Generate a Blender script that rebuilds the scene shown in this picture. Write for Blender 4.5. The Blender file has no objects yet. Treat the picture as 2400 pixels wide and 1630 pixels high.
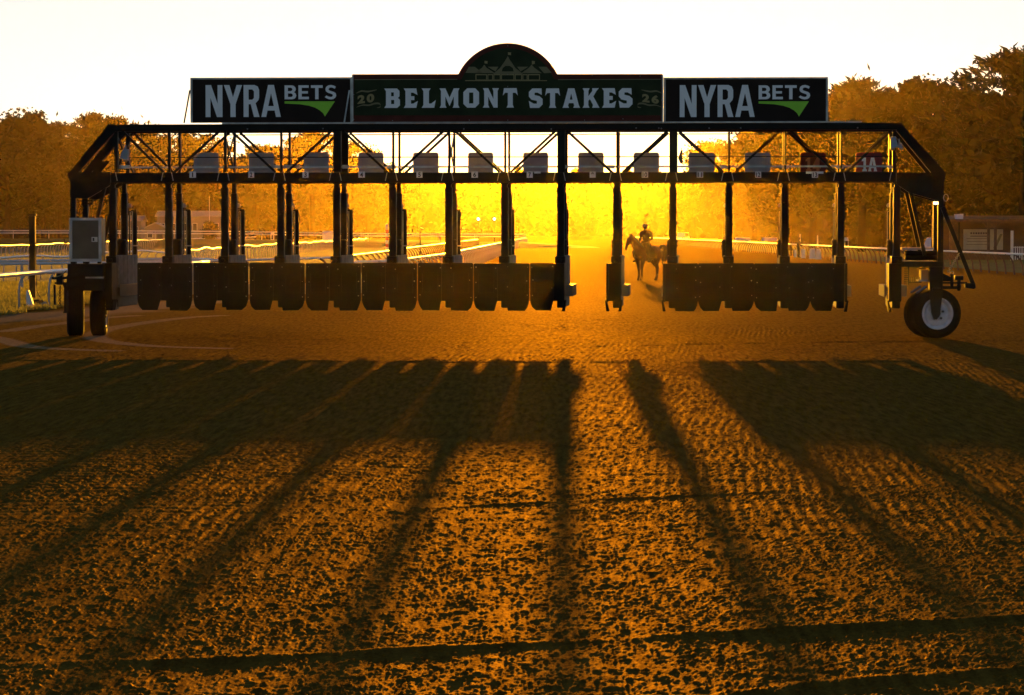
import bpy, bmesh, math, random
import numpy as np
from mathutils import Vector, Matrix, Euler

R = math.radians
sc = bpy.context.scene
COL = sc.collection
random.seed(11)

# ------------------------------------------------------------------ camera
F = 7000.0            # focal length in photo pixels (photo 2400 x 1630)
Y_H = 543.0           # horizon row
H = 2.25              # camera height
PITCH = math.atan((815 - Y_H) / F)
cam = bpy.data.cameras.new('camera')
cam_o = bpy.data.objects.new('camera', cam)
COL.objects.link(cam_o)
cam.sensor_width = 36.0
cam.lens = F / 2400 * 36
cam.clip_start = 0.5
cam.clip_end = 6000
cam_o.location = (0, 0, H)
cam_o.rotation_euler = (math.pi / 2 - PITCH, 0, 0)
sc.camera = cam_o

# ------------------------------------------------------------------ sky, sun, exposure
SUN_E = R(2.70)
SUN_AZ = (1317 - 1200) / F
world = bpy.data.worlds.new('World')
sc.world = world
world.use_nodes = True
wn = world.node_tree
sky = wn.nodes.new('ShaderNodeTexSky')
sky.sky_type = 'NISHITA'
sky.sun_disc = False
sky.sun_elevation = SUN_E
sky.sun_rotation = SUN_AZ
sky.air_density = 0.45
sky.dust_density = 0.07
sky.ozone_density = 1.0
bg = wn.nodes['Background']
wn.links.new(sky.outputs[0], bg.inputs[0])
bg.inputs[1].default_value = 0.078
sun = bpy.data.lights.new('sun', 'SUN')
sun_o = bpy.data.objects.new('sun', sun)
COL.objects.link(sun_o)
sun.energy = 5.0
sun.angle = R(0.42)
sun.color = (1.0, 0.42, 0.01)
sdir = Vector((math.sin(SUN_AZ) * math.cos(SUN_E), math.cos(SUN_AZ) * math.cos(SUN_E), math.sin(SUN_E)))
sun_o.rotation_euler = sdir.to_track_quat('Z', 'Y').to_euler()
sun_o.location = (0, -5, 30)
vs = sc.view_settings
vs.view_transform = 'Standard'
vs.look = 'None'
vs.gamma = 1.0
vs.use_curve_mapping = False
vs.exposure = 0.85
sc.render.engine = 'CYCLES'
sc.cycles.use_denoising = True
sc.cycles.max_bounces = 6
sc.cycles.diffuse_bounces = 2
sc.cycles.glossy_bounces = 2
sc.cycles.volume_bounces = 0
sc.cycles.transparent_max_bounces = 8

# ------------------------------------------------------------------ photo pixel -> place
CP, SP = math.cos(PITCH), math.sin(PITCH)


def ray(px, py):
    x = (px - 1200) / F
    y = (815 - py) / F
    return Vector((x, CP + SP * y, CP * y - SP))


def ground(px, py, z=0.0):
    d = ray(px, py)
    t = (z - H) / d.z
    return Vector((d.x * t, d.y * t, z))


def at(px, py, dist):
    d = ray(px, py)
    t = dist / d.y
    return Vector((d.x * t, dist, H + d.z * t))


# gate frame: u across, v away from the camera, w up
TH = (1650 - 1200) / F
G0 = Vector((0, F / 109.75, 0))
EU = Vector((math.cos(TH), -math.sin(TH), 0))
EV = Vector((math.sin(TH), math.cos(TH), 0))


def gl(px, py, v=0.0):
    d = ray(px, py)
    c = Vector((0, 0, H))
    t = (v - (c - G0).dot(EV)) / d.dot(EV)
    p = c + d * t
    return (p - G0).dot(EU), p.z


def gw(u, v, w):
    return G0 + EU * u + EV * v + Vector((0, 0, w))


# ------------------------------------------------------------------ materials
def mat(name, col, rough=0.7, metal=0.0, var=0.25, scale=3.0, bump=0.0, bscale=20.0, spec=0.5, col2=None, emit=None):
    m = bpy.data.materials.new(name)
    m.use_nodes = True
    n, l = m.node_tree.nodes, m.node_tree.links
    b = n['Principled BSDF']
    b.inputs['Roughness'].default_value = rough
    b.inputs['Metallic'].default_value = metal
    b.inputs['Specular IOR Level'].default_value = spec
    tc = n.new('ShaderNodeTexCoord')
    nz = n.new('ShaderNodeTexNoise')
    nz.inputs['Scale'].default_value = scale
    nz.inputs['Detail'].default_value = 6
    l.new(tc.outputs['Object'], nz.inputs['Vector'])
    mx = n.new('ShaderNodeMix')
    mx.data_type = 'RGBA'
    c2 = col2 or tuple(c * (1 - var) for c in col)
    mx.inputs[6].default_value = (*col, 1)
    mx.inputs[7].default_value = (*c2, 1)
    rp = n.new('ShaderNodeMapRange')
    rp.inputs[1].default_value = 0.35
    rp.inputs[2].default_value = 0.65
    l.new(nz.outputs['Fac'], rp.inputs[0])
    l.new(rp.outputs[0], mx.inputs[0])
    l.new(mx.outputs[2], b.inputs['Base Color'])
    rr = n.new('ShaderNodeMapRange')
    rr.inputs[3].default_value = max(0.02, rough - 0.1)
    rr.inputs[4].default_value = min(1, rough + 0.12)
    l.new(nz.outputs['Fac'], rr.inputs[0])
    l.new(rr.outputs[0], b.inputs['Roughness'])
    if bump:
        nb = n.new('ShaderNodeTexNoise')
        nb.inputs['Scale'].default_value = bscale
        nb.inputs['Detail'].default_value = 5
        l.new(tc.outputs['Object'], nb.inputs['Vector'])
        bp = n.new('ShaderNodeBump')
        bp.inputs['Strength'].default_value = 0.6
        bp.inputs['Distance'].default_value = bump
        l.new(nb.outputs['Fac'], bp.inputs['Height'])
        l.new(bp.outputs[0], b.inputs['Normal'])
    if emit:
        b.inputs['Emission Color'].default_value = (*emit[0], 1)
        b.inputs['Emission Strength'].default_value = emit[1]
    return m


MT = {
    'paint': mat('gate_paint', (.005, .005, .0035), .5, spec=.15, var=.4, scale=4, bump=.002, bscale=40),
    'steel': mat('worn_steel', (.007, .0065, .006), .5, spec=.15, var=.4, scale=6, bump=.002),
    'pad': mat('black_vinyl', (.005, .005, .004), .5, spec=.15, var=.3, scale=5, bump=.012, bscale=9),
    'door': mat('black_door', (.005, .004, .0035), .55, spec=.15, var=.4, scale=6, bump=.003, bscale=18),
    'rubber': mat('rubber', (.007, .006, .005), .75, spec=.15, var=.3, scale=12, bump=.004, bscale=25),
    'tarp': mat('grey_tarp', (.20, .19, .16), .6, var=.35, scale=7, bump=.006, bscale=14),
    'galv': mat('galvanised', (.35, .35, .36), .38, .9, var=.3, scale=5),
    'alu': mat('brushed_aluminium', (.085, .07, .055), .36, .85, var=.2, scale=3),
    'white': mat('white_paint', (.8, .8, .8), .5, var=.12, scale=5),
    'letter': mat('letter_white', (.92, .92, .94), .45, var=.05, scale=4),
    'maroon': mat('dark_maroon', (.018, .008, .006), .5, spec=.15, var=.4, scale=2, bump=.02, bscale=1.5),
    'red': mat('sign_red', (.10, .018, .010), .5, spec=.15, var=.3, scale=3),
    'brightred': mat('plate_red', (.32, .02, .015), .5, var=.3, scale=3),
    'orange': mat('dull_orange', (.30, .09, .03), .5, var=.2, scale=3),
    'green': mat('sign_green', (.020, .034, .009), .5, spec=.15, var=.4, scale=2, bump=.02, bscale=1.5),
    'lime': mat('lime_green', (.30, .75, .02), .45, var=.08, scale=3),
    'gold': mat('old_gold', (.34, .27, .10), .5, var=.2, scale=4),
    'olive': mat('pale_olive', (.20, .17, .07), .5, var=.2, scale=4),
    'plate': mat('grey_board', (.36, .36, .37), .6, var=.2, scale=3),
    'ink': mat('black_ink', (.01, .01, .01), .6, var=.1),
    'rim': mat('wheel_white', (.75, .76, .8), .45, var=.3, scale=8),
    'rail': mat('white_rail', (.78, .78, .80), .3, var=.12, scale=2),
    'railpost': mat('pale_post', (.55, .53, .50), .45, var=.2, scale=3),
    'darkpost': mat('brown_post', (.10, .055, .035), .5, var=.3, scale=3),
    'bark': mat('bark', (.02, .014, .010), .9, spec=.05, var=.5, scale=3, bump=.05, bscale=4),
    'horse': mat('bay_coat', (.035, .016, .008), .55, spec=.2, var=.4, scale=3),
    'hair': mat('black_hair', (.012, .010, .008), .6, var=.4, scale=12),
    'cloth': mat('dark_cloth', (.018, .016, .020), .8, spec=.1, var=.4, scale=6),
    'skin': mat('skin', (.45, .27, .19), .6, var=.1),
    'helmet': mat('helmet_shell', (.03, .03, .04), .35, var=.2),
    'wall': mat('pale_siding', (.26, .24, .2), .7, var=.15, scale=1),
    'roof': mat('brown_roof', (.10, .06, .045), .7, var=.3, scale=1),
    'wood': mat('brown_wood', (.14, .08, .045), .7, var=.4, scale=3),
    'board': mat('cream_board', (.5, .46, .33), .6, var=.15, scale=2),
    'glass': mat('dark_glass', (.03, .03, .035), .15, var=.1),
    'stripe': mat('stripe_red', (.45, .05, .03), .5, var=.1),
    'plastic': None,
    'lamp': mat('lit_lamp', (.9, .85, .7), .4, emit=((1, .82, .5), 14)),
}


def thin_mat(name, col, f):
    """thin plastic that lets light through"""
    m = mat(name, col, .5, var=.15, scale=5)
    n, l = m.node_tree.nodes, m.node_tree.links
    tr = n.new('ShaderNodeBsdfTranslucent')
    tr.inputs['Color'].default_value = (*col, 1)
    mx = n.new('ShaderNodeMixShader')
    mx.inputs[0].default_value = f
    l.new(n['Principled BSDF'].outputs[0], mx.inputs[1])
    l.new(tr.outputs[0], mx.inputs[2])
    l.new(mx.outputs[0], n['Material Output'].inputs['Surface'])
    return m


MT['plastic'] = thin_mat('white_plastic', (.62, .54, .36), .6)
MT['amber'] = mat('amber_glow', (.9, .6, .25), .4, emit=((1, .62, .2), 6))  # emission makes the amber spot on the right leg


# ------------------------------------------------------------------ mesh helpers
class MB:
    def __init__(s):
        s.v = []
        s.f = []

    def add(s, vs_, fs):
        k = len(s.v)
        s.v += [tuple(p) for p in vs_]
        s.f += [tuple(i + k for i in f) for f in fs]
        return s

    def box(s, x0, x1, y0, y1, z0, z1):
        v = [(x, y, z) for x in (x0, x1) for y in (y0, y1) for z in (z0, z1)]
        return s.add(v, [(0, 1, 3, 2), (4, 6, 7, 5), (0, 4, 5, 1), (2, 3, 7, 6), (0, 2, 6, 4), (1, 5, 7, 3)])

    def bar(s, a, b, w, h=None, up=(0, 1, 0)):
        """box section bar from a to b; w across, h along 'up'"""
        h = h or w
        a, b = Vector(a), Vector(b)
        d = (b - a).normalized()
        u = Vector(up)
        if abs(d.dot(u)) > .98:
            u = Vector((1, 0, 0))
        x = d.cross(u).normalized()
        y = x.cross(d).normalized()
        v = []
        for p in (a, b):
            for i, j in ((-1, -1), (1, -1), (1, 1), (-1, 1)):
                v.append(p + x * i * w / 2 + y * j * h / 2)
        return s.add(v, [(3, 2, 1, 0), (4, 5, 6, 7), (0, 1, 5, 4), (1, 2, 6, 5), (2, 3, 7, 6), (3, 0, 4, 7)])

    def tube(s, pts, rad, n=8, cap=True):
        pts = [Vector(p) for p in pts]
        if not isinstance(rad, (list, tuple)):
            rad = [rad] * len(pts)
        rings = []
        ref = None
        for i, p in enumerate(pts):
            d = (pts[min(i + 1, len(pts) - 1)] - pts[max(i - 1, 0)]).normalized()
            if ref is None:
                ref = Vector((0, 0, 1)) if abs(d.z) < .9 else Vector((1, 0, 0))
            x = d.cross(ref).normalized()
            y = x.cross(d).normalized()
            ref = y
            rings.append([p + (x * math.cos(2 * math.pi * k / n) + y * math.sin(2 * math.pi * k / n)) * rad[i] for k in range(n)])
        v = [q for r in rings for q in r]
        f = []
        for i in range(len(pts) - 1):
            for k in range(n):
                k2 = (k + 1) % n
                f.append((i * n + k, i * n + k2, (i + 1) * n + k2, (i + 1) * n + k))
        if cap:
            f.append(tuple(range(n))[::-1])
            f.append(tuple((len(pts) - 1) * n + k for k in range(n)))
        return s.add(v, f)

    def lathe(s, prof, axis_o, axis_d, n=32):
        """prof: (along, radius) revolve about axis"""
        o, d = Vector(axis_o), Vector(axis_d).normalized()
        ref = Vector((0, 0, 1)) if abs(d.z) < .9 else Vector((1, 0, 0))
        x = d.cross(ref).normalized()
        y = x.cross(d)
        v = []
        for a, r in prof:
            for k in range(n):
                t = 2 * math.pi * k / n
                v.append(o + d * a + (x * math.cos(t) + y * math.sin(t)) * r)
        f = []
        for i in range(len(prof) - 1):
            for k in range(n):
                k2 = (k + 1) % n
                f.append((i * n + k, i * n + k2, (i + 1) * n + k2, (i + 1) * n + k))
        return s.add(v, f)

    def prism(s, poly, y0, y1):
        """poly in (x,z), extruded along y"""
        n = len(poly)
        v = [(x, y0, z) for x, z in poly] + [(x, y1, z) for x, z in poly]
        f = [tuple(range(n)), tuple(range(2 * n - 1, n - 1, -1))]
        for i in range(n):
            j = (i + 1) % n
            f.append((i, i + n, j + n, j))
        return s.add(v, f)

    def ball(s, c, r, n=8, m=6, sz=1.0):
        prof = [(-r * sz * math.cos(math.pi * i / m), max(1e-4, r * math.sin(math.pi * i / m))) for i in range(m + 1)]
        return s.lathe(prof, c, (0, 0, 1), n)

    def mesh(s, name, material, smooth=False):
        me = bpy.data.meshes.new(name)
        me.from_pydata(s.v, [], s.f)
        bm = bmesh.new()
        bm.from_mesh(me)
        bmesh.ops.recalc_face_normals(bm, faces=bm.faces)
        bm.to_mesh(me)
        bm.free()
        if material:
            me.materials.append(material)
        if smooth:
            me.polygons.foreach_set('use_smooth', [True] * len(me.polygons))
        return me

    def build(s, name, material, parent=None, smooth=False, bevel=0.0):
        o = bpy.data.objects.new(name, s.mesh(name, material, smooth))
        COL.objects.link(o)
        if parent is not None:
            o.parent = parent
        if bevel:
            m = o.modifiers.new('edge', 'BEVEL')
            m.width = bevel
            m.segments = 2
            m.limit_method = 'ANGLE'
        return o


def link(name, me, parent=None, loc=(0, 0, 0), rz=0.0, sc_=1.0):
    o = bpy.data.objects.new(name, me)
    COL.objects.link(o)
    if parent is not None:
        o.parent = parent
    o.location = loc
    o.rotation_euler = (0, 0, rz)
    o.scale = (sc_,) * 3 if not isinstance(sc_, tuple) else sc_
    return o


def empty(name, loc=(0, 0, 0), rz=0.0, parent=None):
    o = bpy.data.objects.new(name, None)
    o.empty_display_size = .2
    COL.objects.link(o)
    o.location = loc
    o.rotation_euler = (0, 0, rz)
    if parent is not None:
        o.parent = parent
    return o


def tag(o, label=None, cat=None, group=None, kind=None):
    if label:
        o['label'] = label
    if cat:
        o['category'] = cat
    if group:
        o['group'] = group
    if kind:
        o['kind'] = kind
    return o


# ------------------------------------------------------------------ ground
rs = np.random.RandomState(5)
TAB = rs.rand(256, 256).astype(np.float32)


def vnoise(x, y):
    xi = np.floor(x).astype(np.int64)
    yi = np.floor(y).astype(np.int64)
    fx = (x - xi).astype(np.float32)
    fy = (y - yi).astype(np.float32)
    fx = fx * fx * (3 - 2 * fx)
    fy = fy * fy * (3 - 2 * fy)
    a = TAB[xi & 255, yi & 255]
    b = TAB[(xi + 1) & 255, yi & 255]
    c = TAB[xi & 255, (yi + 1) & 255]
    d = TAB[(xi + 1) & 255, (yi + 1) & 255]
    return (a * (1 - fx) + b * fx) * (1 - fy) + (c * (1 - fx) + d * fx) * fy


def polydist(x, y, pts):
    best = np.full(x.shape, 1e9, np.float32)
    for a, b in zip(pts[:-1], pts[1:]):
        ax, ay = a[0], a[1]
        dx, dy = b[0] - ax, b[1] - ay
        L = dx * dx + dy * dy + 1e-9
        t = np.clip(((x - ax) * dx + (y - ay) * dy) / L, 0, 1)
        best = np.minimum(best, np.hypot(x - ax - t * dx, y - ay - t * dy))
    return best


def gpts(*p):
    return [tuple(ground(*q))[:2] for q in p]


def smooth_pts(p, n=8):
    out = []
    P = [p[0]] + list(p) + [p[-1]]
    for i in range(1, len(P) - 2):
        for k in range(n):
            t = k / n
            q = []
            for a in range(len(P[0])):
                p0, p1, p2, p3 = P[i - 1][a], P[i][a], P[i + 1][a], P[i + 2][a]
                q.append(.5 * (2 * p1 + (p2 - p0) * t + (2 * p0 - 5 * p1 + 4 * p2 - p3) * t * t + (3 * p1 - p0 - 3 * p2 + p3) * t ** 3))
            out.append(tuple(q))
    out.append(tuple(p[-1]))
    return out


FURROWS = [
    (gpts((-200, 846), (500, 847), (1100, 849), (1700, 850), (2600, 846)), .016, .10),
    (gpts((1000, 1192), (1330, 1176), (1690, 1160), (2100, 1140), (2600, 1116)), .010, .045),
    (gpts((-200, 1572), (0, 1560), (520, 1548), (1040, 1522), (1600, 1490), (2000, 1470), (2600, 1440)), .019, .08),
    (gpts((1500, 1660), (1900, 1610), (2600, 1560)), .014, .09),
    (gpts((1400, 812), (1900, 803), (2600, 797)), .012, .10),
]
TRACKS = [smooth_pts(gpts((520, 740), (430, 746), (340, 757), (262, 770), (225, 783), (232, 796), (290, 806), (380, 813), (520, 817))),
          smooth_pts(gpts((-60, 785), (0, 795), (60, 812), (150, 819), (260, 823))),
          smooth_pts(gpts((-60, 772), (0, 778), (90, 765), (160, 757), (240, 746), (320, 740)))]
VERGE = smooth_pts(gpts((-300, 772), (-60, 756), (110, 742), (200, 733), (330, 722), (420, 712), (520, 700)))


def relief(x, y):
    wx = x + .10 * (vnoise(x * .8 + 7, y * .5) - .5)
    near = np.clip((150 - y) / 80, 0, 1)
    # clods: scattered lumps on a crumbly base
    n1 = vnoise(x / .0165 + 3, y / .030 + 9)
    n2 = vnoise(x / .0115 + 31, y / .022 + 5)
    n3 = vnoise(x / .030 + 11, y / .046 + 2)
    n4 = vnoise(x / .9 + 1, y / 1.1 + 6)
    n5 = vnoise(x / .4 + 71, y / .5 + 15)
    lump = np.clip((n1 - .62) / .33, 0, 1) * (.002 + .008 * n5) + np.clip((n3 - .70) / .28, 0, 1) * .0115
    h = lump + (n2 - .5) * .005 + (n4 - .5) * .008
    # harrow teeth: long grooves running up the track, bending
    q = wx - .0022 * (y - 22) ** 2 * np.where(y < 46, 1, 0) - np.where(y >= 46, 1.267 + .10 * (y - 46), 0) + .25 * np.sin(y * .11)
    amp = np.clip(vnoise(x * .35 + 40, y * .12 + 3) * 1.8 - .35, 0, 1)
    h += amp * .0042 * np.sin(q * 2 * math.pi / .115 + 3.5 * vnoise(x / .35, y / .8 + 13)) * (.4 + 1.2 * vnoise(x / .25 + 60, y / .6))
    # cross harrow lines
    q2 = y + .35 * np.sin(x * .25) + .3 * (vnoise(x * .4, y * .3 + 50) - .5) + .03 * x
    amp2 = np.clip(vnoise(x * .2 + 4, y * .16 + 31) * 2.0 - .75, 0, 1)
    h += amp2 * .0032 * np.sin(q2 * 2 * math.pi / .30 + 5 * vnoise(x / .6 + 21, y / .5)) * (.3 + 1.4 * vnoise(x / .3 + 7, y / .4 + 90))
    jit = .05 * (vnoise(x / .3, y / .3 + 77) - .5) + .12 * (vnoise(x / 1.7 + 5, y / 1.7) - .5)
    for pts, a, sg in FURROWS:
        d = polydist(x, y + jit, pts)
        h += a * np.exp(-(d / sg) ** 2) * np.clip(2.2 * vnoise(x / .55 + 9, y / .55) - .15, .15, 1.5)
    h *= near
    packed = np.zeros_like(h)
    for pts in TRACKS:
        d = polydist(x, y, pts)
        packed = np.maximum(packed, np.clip((.30 - d) / .10, 0, 1) * (.55 + .45 * (np.sin((x * .7 + y) * 2 * math.pi / .55) > -.2)))
    d = polydist(x, y, VERGE)
    packed = np.maximum(packed, .8 * np.clip((1.6 - d + 1.2 * (vnoise(x * .9, y * .5) - .5)) / .8, 0, 1))
    h = h * (1 - .8 * packed) + packed * .004
    return h, packed


def build_ground():
    ys = [-55., -20., 0., 5., 8., 9.6]
    y = 10.4
    while y < 84:
        ys.append(y)
        y += .029 * (y / 16) ** 1.0
    while y < 160:
        ys.append(y)
        y += .12 * (y / 60) ** 1.6
    while y < 1490:
        ys.append(y)
        y *= 1.03
    ys.append(1500.)
    t = np.linspace(-.232, .232, 1050)
    outer = np.array([.24, .26, .3, .4, .55, .8, 1.2, 2, 4, 10, 30.])
    t = np.concatenate([-outer[::-1], t, outer])
    Y, Tt = np.meshgrid(np.array(ys), t, indexing='ij')
    X = np.clip(Tt * np.maximum(np.abs(Y), 10), -880, 880)
    # keep clamped columns distinct
    X = X + Tt * .02
    hh, pk = relief(X, Y)
    inner = (np.abs(Tt) <= .2325)
    Z = np.where(inner & (Y > 9.5), hh, 0) 
    n, m = Y.shape
    co = np.stack([X, Y, Z], -1).reshape(-1, 3).astype(np.float32)
    idx = np.arange(n * m).reshape(n, m)
    quads = np.stack([idx[:-1, :-1], idx[:-1, 1:], idx[1:, 1:], idx[1:, :-1]], -1).reshape(-1, 4)
    me = bpy.data.meshes.new('ground')
    me.vertices.add(len(co))
    me.vertices.foreach_set('co', co.ravel())
    nq = len(quads)
    me.loops.add(nq * 4)
    me.loops.foreach_set('vertex_index', quads.ravel().astype(np.int32))
    me.polygons.add(nq)
    me.polygons.foreach_set('loop_start', np.arange(0, nq * 4, 4, dtype=np.int32))
    me.polygons.foreach_set('use_smooth', np.ones(nq, bool))
    me.update(calc_edges=True)
    at_ = me.attributes.new('packed', 'FLOAT', 'POINT')
    at_.data.foreach_set('value', pk.ravel().astype(np.float32))
    m_ = bpy.data.materials.new('track_dirt')
    m_.use_nodes = True
    nn, l = m_.node_tree.nodes, m_.node_tree.links
    nn.remove(nn['Principled BSDF'])
    b = nn.new('ShaderNodeBsdfDiffuse')
    b.inputs['Roughness'].default_value = .6
    tc = nn.new('ShaderNodeTexCoord')
    gls = nn.new('ShaderNodeBsdfGlossy')
    gls.inputs['Roughness'].default_value = .68
    gls.inputs['Color'].default_value = (1, .62, .10, 1)
    mxs = nn.new('ShaderNodeMixShader')
    mp = nn.new('ShaderNodeMapping')
    mp.inputs['Scale'].default_value = (14, 1.2, 1)
    l.new(tc.outputs['Object'], mp.inputs['Vector'])
    n_rake = nn.new('ShaderNodeTexNoise')
    n_rake.inputs['Scale'].default_value = 1.0
    n_rake.inputs['Detail'].default_value = 6
    l.new(mp.outputs[0], n_rake.inputs['Vector'])
    n_damp = nn.new('ShaderNodeTexNoise')
    n_damp.inputs['Scale'].default_value = 38
    n_damp.inputs['Detail'].default_value = 6
    n_damp.inputs['Roughness'].default_value = .7
    l.new(tc.outputs['Object'], n_damp.inputs['Vector'])
    ad = nn.new('ShaderNodeMath')
    ad.operation = 'ADD'
    l.new(n_rake.outputs['Fac'], ad.inputs[0])
    l.new(n_damp.outputs['Fac'], ad.inputs[1])
    fr_ = nn.new('ShaderNodeMapRange')
    fr_.inputs[1].default_value = .78
    fr_.inputs[2].default_value = 1.22
    fr_.inputs[3].default_value = .07
    fr_.inputs[4].default_value = .20
    l.new(ad.outputs[0], fr_.inputs[0])
    l.new(fr_.outputs[0], mxs.inputs[0])
    l.new(b.outputs[0], mxs.inputs[1])
    l.new(gls.outputs[0], mxs.inputs[2])
    l.new(mxs.outputs[0], nn['Material Output'].inputs['Surface'])
    nz = nn.new('ShaderNodeTexNoise')
    nz.inputs['Scale'].default_value = 9
    nz.inputs['Detail'].default_value = 9
    nz.inputs['Roughness'].default_value = .7
    l.new(tc.outputs['Object'], nz.inputs['Vector'])
    cr = nn.new('ShaderNodeValToRGB')
    cr.color_ramp.elements[0].position = .3
    cr.color_ramp.elements[0].color = (.025, .0095, .002, 1)
    cr.color_ramp.elements[1].position = .7
    cr.color_ramp.elements[1].color = (.075, .030, .007, 1)
    l.new(nz.outputs['Fac'], cr.inputs[0])
    at2 = nn.new('ShaderNodeAttribute')
    at2.attribute_name = 'packed'
    mx = nn.new('ShaderNodeMix')
    mx.data_type = 'RGBA'
    mx.inputs[7].default_value = (.27, .20, .14, 1)
    l.new(at2.outputs['Fac'], mx.inputs[0])
    l.new(cr.outputs[0], mx.inputs[6])
    l.new(mx.outputs[2], b.inputs['Color'])
    nb = nn.new('ShaderNodeTexNoise')
    nb.inputs['Scale'].default_value = 75
    nb.inputs['Detail'].default_value = 4
    nb.inputs['Roughness'].default_value = .75
    l.new(tc.outputs['Object'], nb.inputs['Vector'])
    bp = nn.new('ShaderNodeBump')
    bp.inputs['Strength'].default_value = .5
    bp.inputs['Distance'].default_value = .006
    l.new(nb.outputs['Fac'], bp.inputs['Height'])
    l.new(bp.outputs[0], b.inputs['Normal'])
    l.new(bp.outputs[0], gls.inputs['Normal'])
    me.materials.append(m_)
    o = bpy.data.objects.new('ground', me)
    COL.objects.link(o)
    tag(o, 'harrowed brown dirt racetrack crossed by the long gate shadows', 'ground', kind='structure')


build_ground()

# ------------------------------------------------------------------ lettering
def glyph_mesh(name, splines, material, depth=.004):
    """splines: closed point lists in (x,z), outlines and holes; a flat sheet facing -y"""
    cu = bpy.data.curves.new(name, 'CURVE')
    cu.dimensions = '2D'
    cu.fill_mode = 'BOTH'
    cu.extrude = depth / 2
    for s in splines:
        sp = cu.splines.new('POLY')
        sp.points.add(len(s) - 1)
        for p, q in zip(sp.points, s):
            p.co = (q[0], q[1], 0, 1)
        sp.use_cyclic_u = True
    o = bpy.data.objects.new(name, cu)
    COL.objects.link(o)
    me = bpy.data.meshes.new_from_object(o.evaluated_get(bpy.context.evaluated_depsgraph_get()))
    bpy.data.objects.remove(o)
    bpy.data.curves.remove(cu)
    me.transform(Matrix.Rotation(math.pi / 2, 4, 'X'))
    me.name = name
    me.materials.clear()
    me.materials.append(material)
    return me


def text_mesh(name, txt, material, bold=.0, spacing=1.0):
    cu = bpy.data.curves.new(name, 'FONT')
    cu.body = txt
    cu.offset = bold
    cu.space_character = spacing
    cu.extrude = .004
    o = bpy.data.objects.new(name, cu)
    COL.objects.link(o)
    me = bpy.data.meshes.new_from_object(o.evaluated_get(bpy.context.evaluated_depsgraph_get()))
    bpy.data.objects.remove(o)
    bpy.data.curves.remove(cu)
    me.transform(Matrix.Rotation(math.pi / 2, 4, 'X'))
    me.materials.clear()
    me.materials.append(material)
    return me


def fit_mesh(me, x0, x1, z0, z1, y, tilt=0.0):
    """move a sheet of lettering so that it fills the given box on plane y"""
    n = len(me.vertices)
    co = np.zeros(n * 3, np.float32)
    me.vertices.foreach_get('co', co)
    co = co.reshape(-1, 3)
    lo, hi = co.min(0), co.max(0)
    co[:, 0] = x0 + (co[:, 0] - lo[0]) / (hi[0] - lo[0]) * (x1 - x0)
    co[:, 2] = z0 + (co[:, 2] - lo[2]) / (hi[2] - lo[2]) * (z1 - z0)
    co[:, 1] = y + (co[:, 1] - (lo[1] + hi[1]) / 2)
    if tilt:
        cx = (x0 + x1) / 2
        co[:, 2] += (co[:, 0] - cx) * tilt
    me.vertices.foreach_set('co', co.ravel())
    me.update()
    return me


SLAB = {
    'B': (.82, [[(0, 0), (.68, 0), (.82, .13), (.82, .42), (.72, .51), (.80, .60), (.80, .87), (.67, 1), (0, 1), (.09, .86), (.09, .14)],
                [(.36, .2), (.52, .2), (.52, .41), (.36, .41)], [(.36, .6), (.50, .6), (.50, .8), (.36, .8)]]),
    'E': (.74, [[(0, 0), (.66, 0), (.74, .36), (.5, .22), (.38, .22), (.38, .4), (.56, .4), (.56, .6), (.38, .6), (.38, .78), (.5, .78), (.72, .66), (.66, 1), (0, 1), (.09, .86), (.09, .14)]]),
    'L': (.74, [[(0, 0), (.66, 0), (.74, .4), (.5, .22), (.38, .22), (.38, .86), (.47, 1), (0, 1), (.09, .86), (.09, .14)]]),
    'M': (1.04, [[(0, 0), (.36, 0), (.30, .14), (.30, .58), (.52, .08), (.74, .58), (.74, .14), (.68, 0), (1.04, 0), (.97, .14), (.97, .86), (1.04, 1), (.74, 1), (.52, .52), (.30, 1), (0, 1), (.07, .86), (.07, .14)]]),
    'O': (.82, [[(.2, 0), (.62, 0), (.82, .2), (.82, .8), (.62, 1), (.2, 1), (0, .8), (0, .2)], [(.3, .22), (.52, .22), (.52, .78), (.3, .78)]]),
    'N': (.84, [[(0, 0), (.34, 0), (.28, .14), (.28, .56), (.56, 0), (.77, 0), (.77, .86), (.84, 1), (.49, 1), (.55, .86), (.55, .45), (.28, 1), (0, 1), (.07, .86), (.07, .14)]]),
    'T': (.78, [[(.2, 0), (.58, 0), (.52, .14), (.52, .76), (.66, .76), (.78, .62), (.72, 1), (.06, 1), (0, .62), (.12, .76), (.26, .76), (.26, .14)]]),
    'S': (.72, [[(.06, 0), (.54, 0), (.72, .18), (.72, .46), (.56, .6), (.3, .66), (.3, .78), (.46, .78), (.68, .66), (.66, 1), (.18, 1), (0, .82), (0, .58), (.14, .42), (.42, .36), (.42, .22), (.26, .22), (0, .36)]]),
    'A': (.92, [[(0, 0), (.34, 0), (.29, .12), (.33, .24), (.57, .24), (.61, .12), (.56, 0), (.92, 0), (.85, .14), (.62, 1), (.29, 1), (.06, .14)], [(.38, .42), (.52, .42), (.45, .74)]]),
    'K': (.88, [[(0, 0), (.36, 0), (.30, .14), (.30, .36), (.38, .44), (.54, .14), (.5, 0), (.88, 0), (.8, .14), (.56, .58), (.72, .86), (.84, 1), (.5, 1), (.5, .86), (.30, .6), (.30, .86), (.36, 1), (0, 1), (.07, .86), (.07, .14)]]),
}
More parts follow.
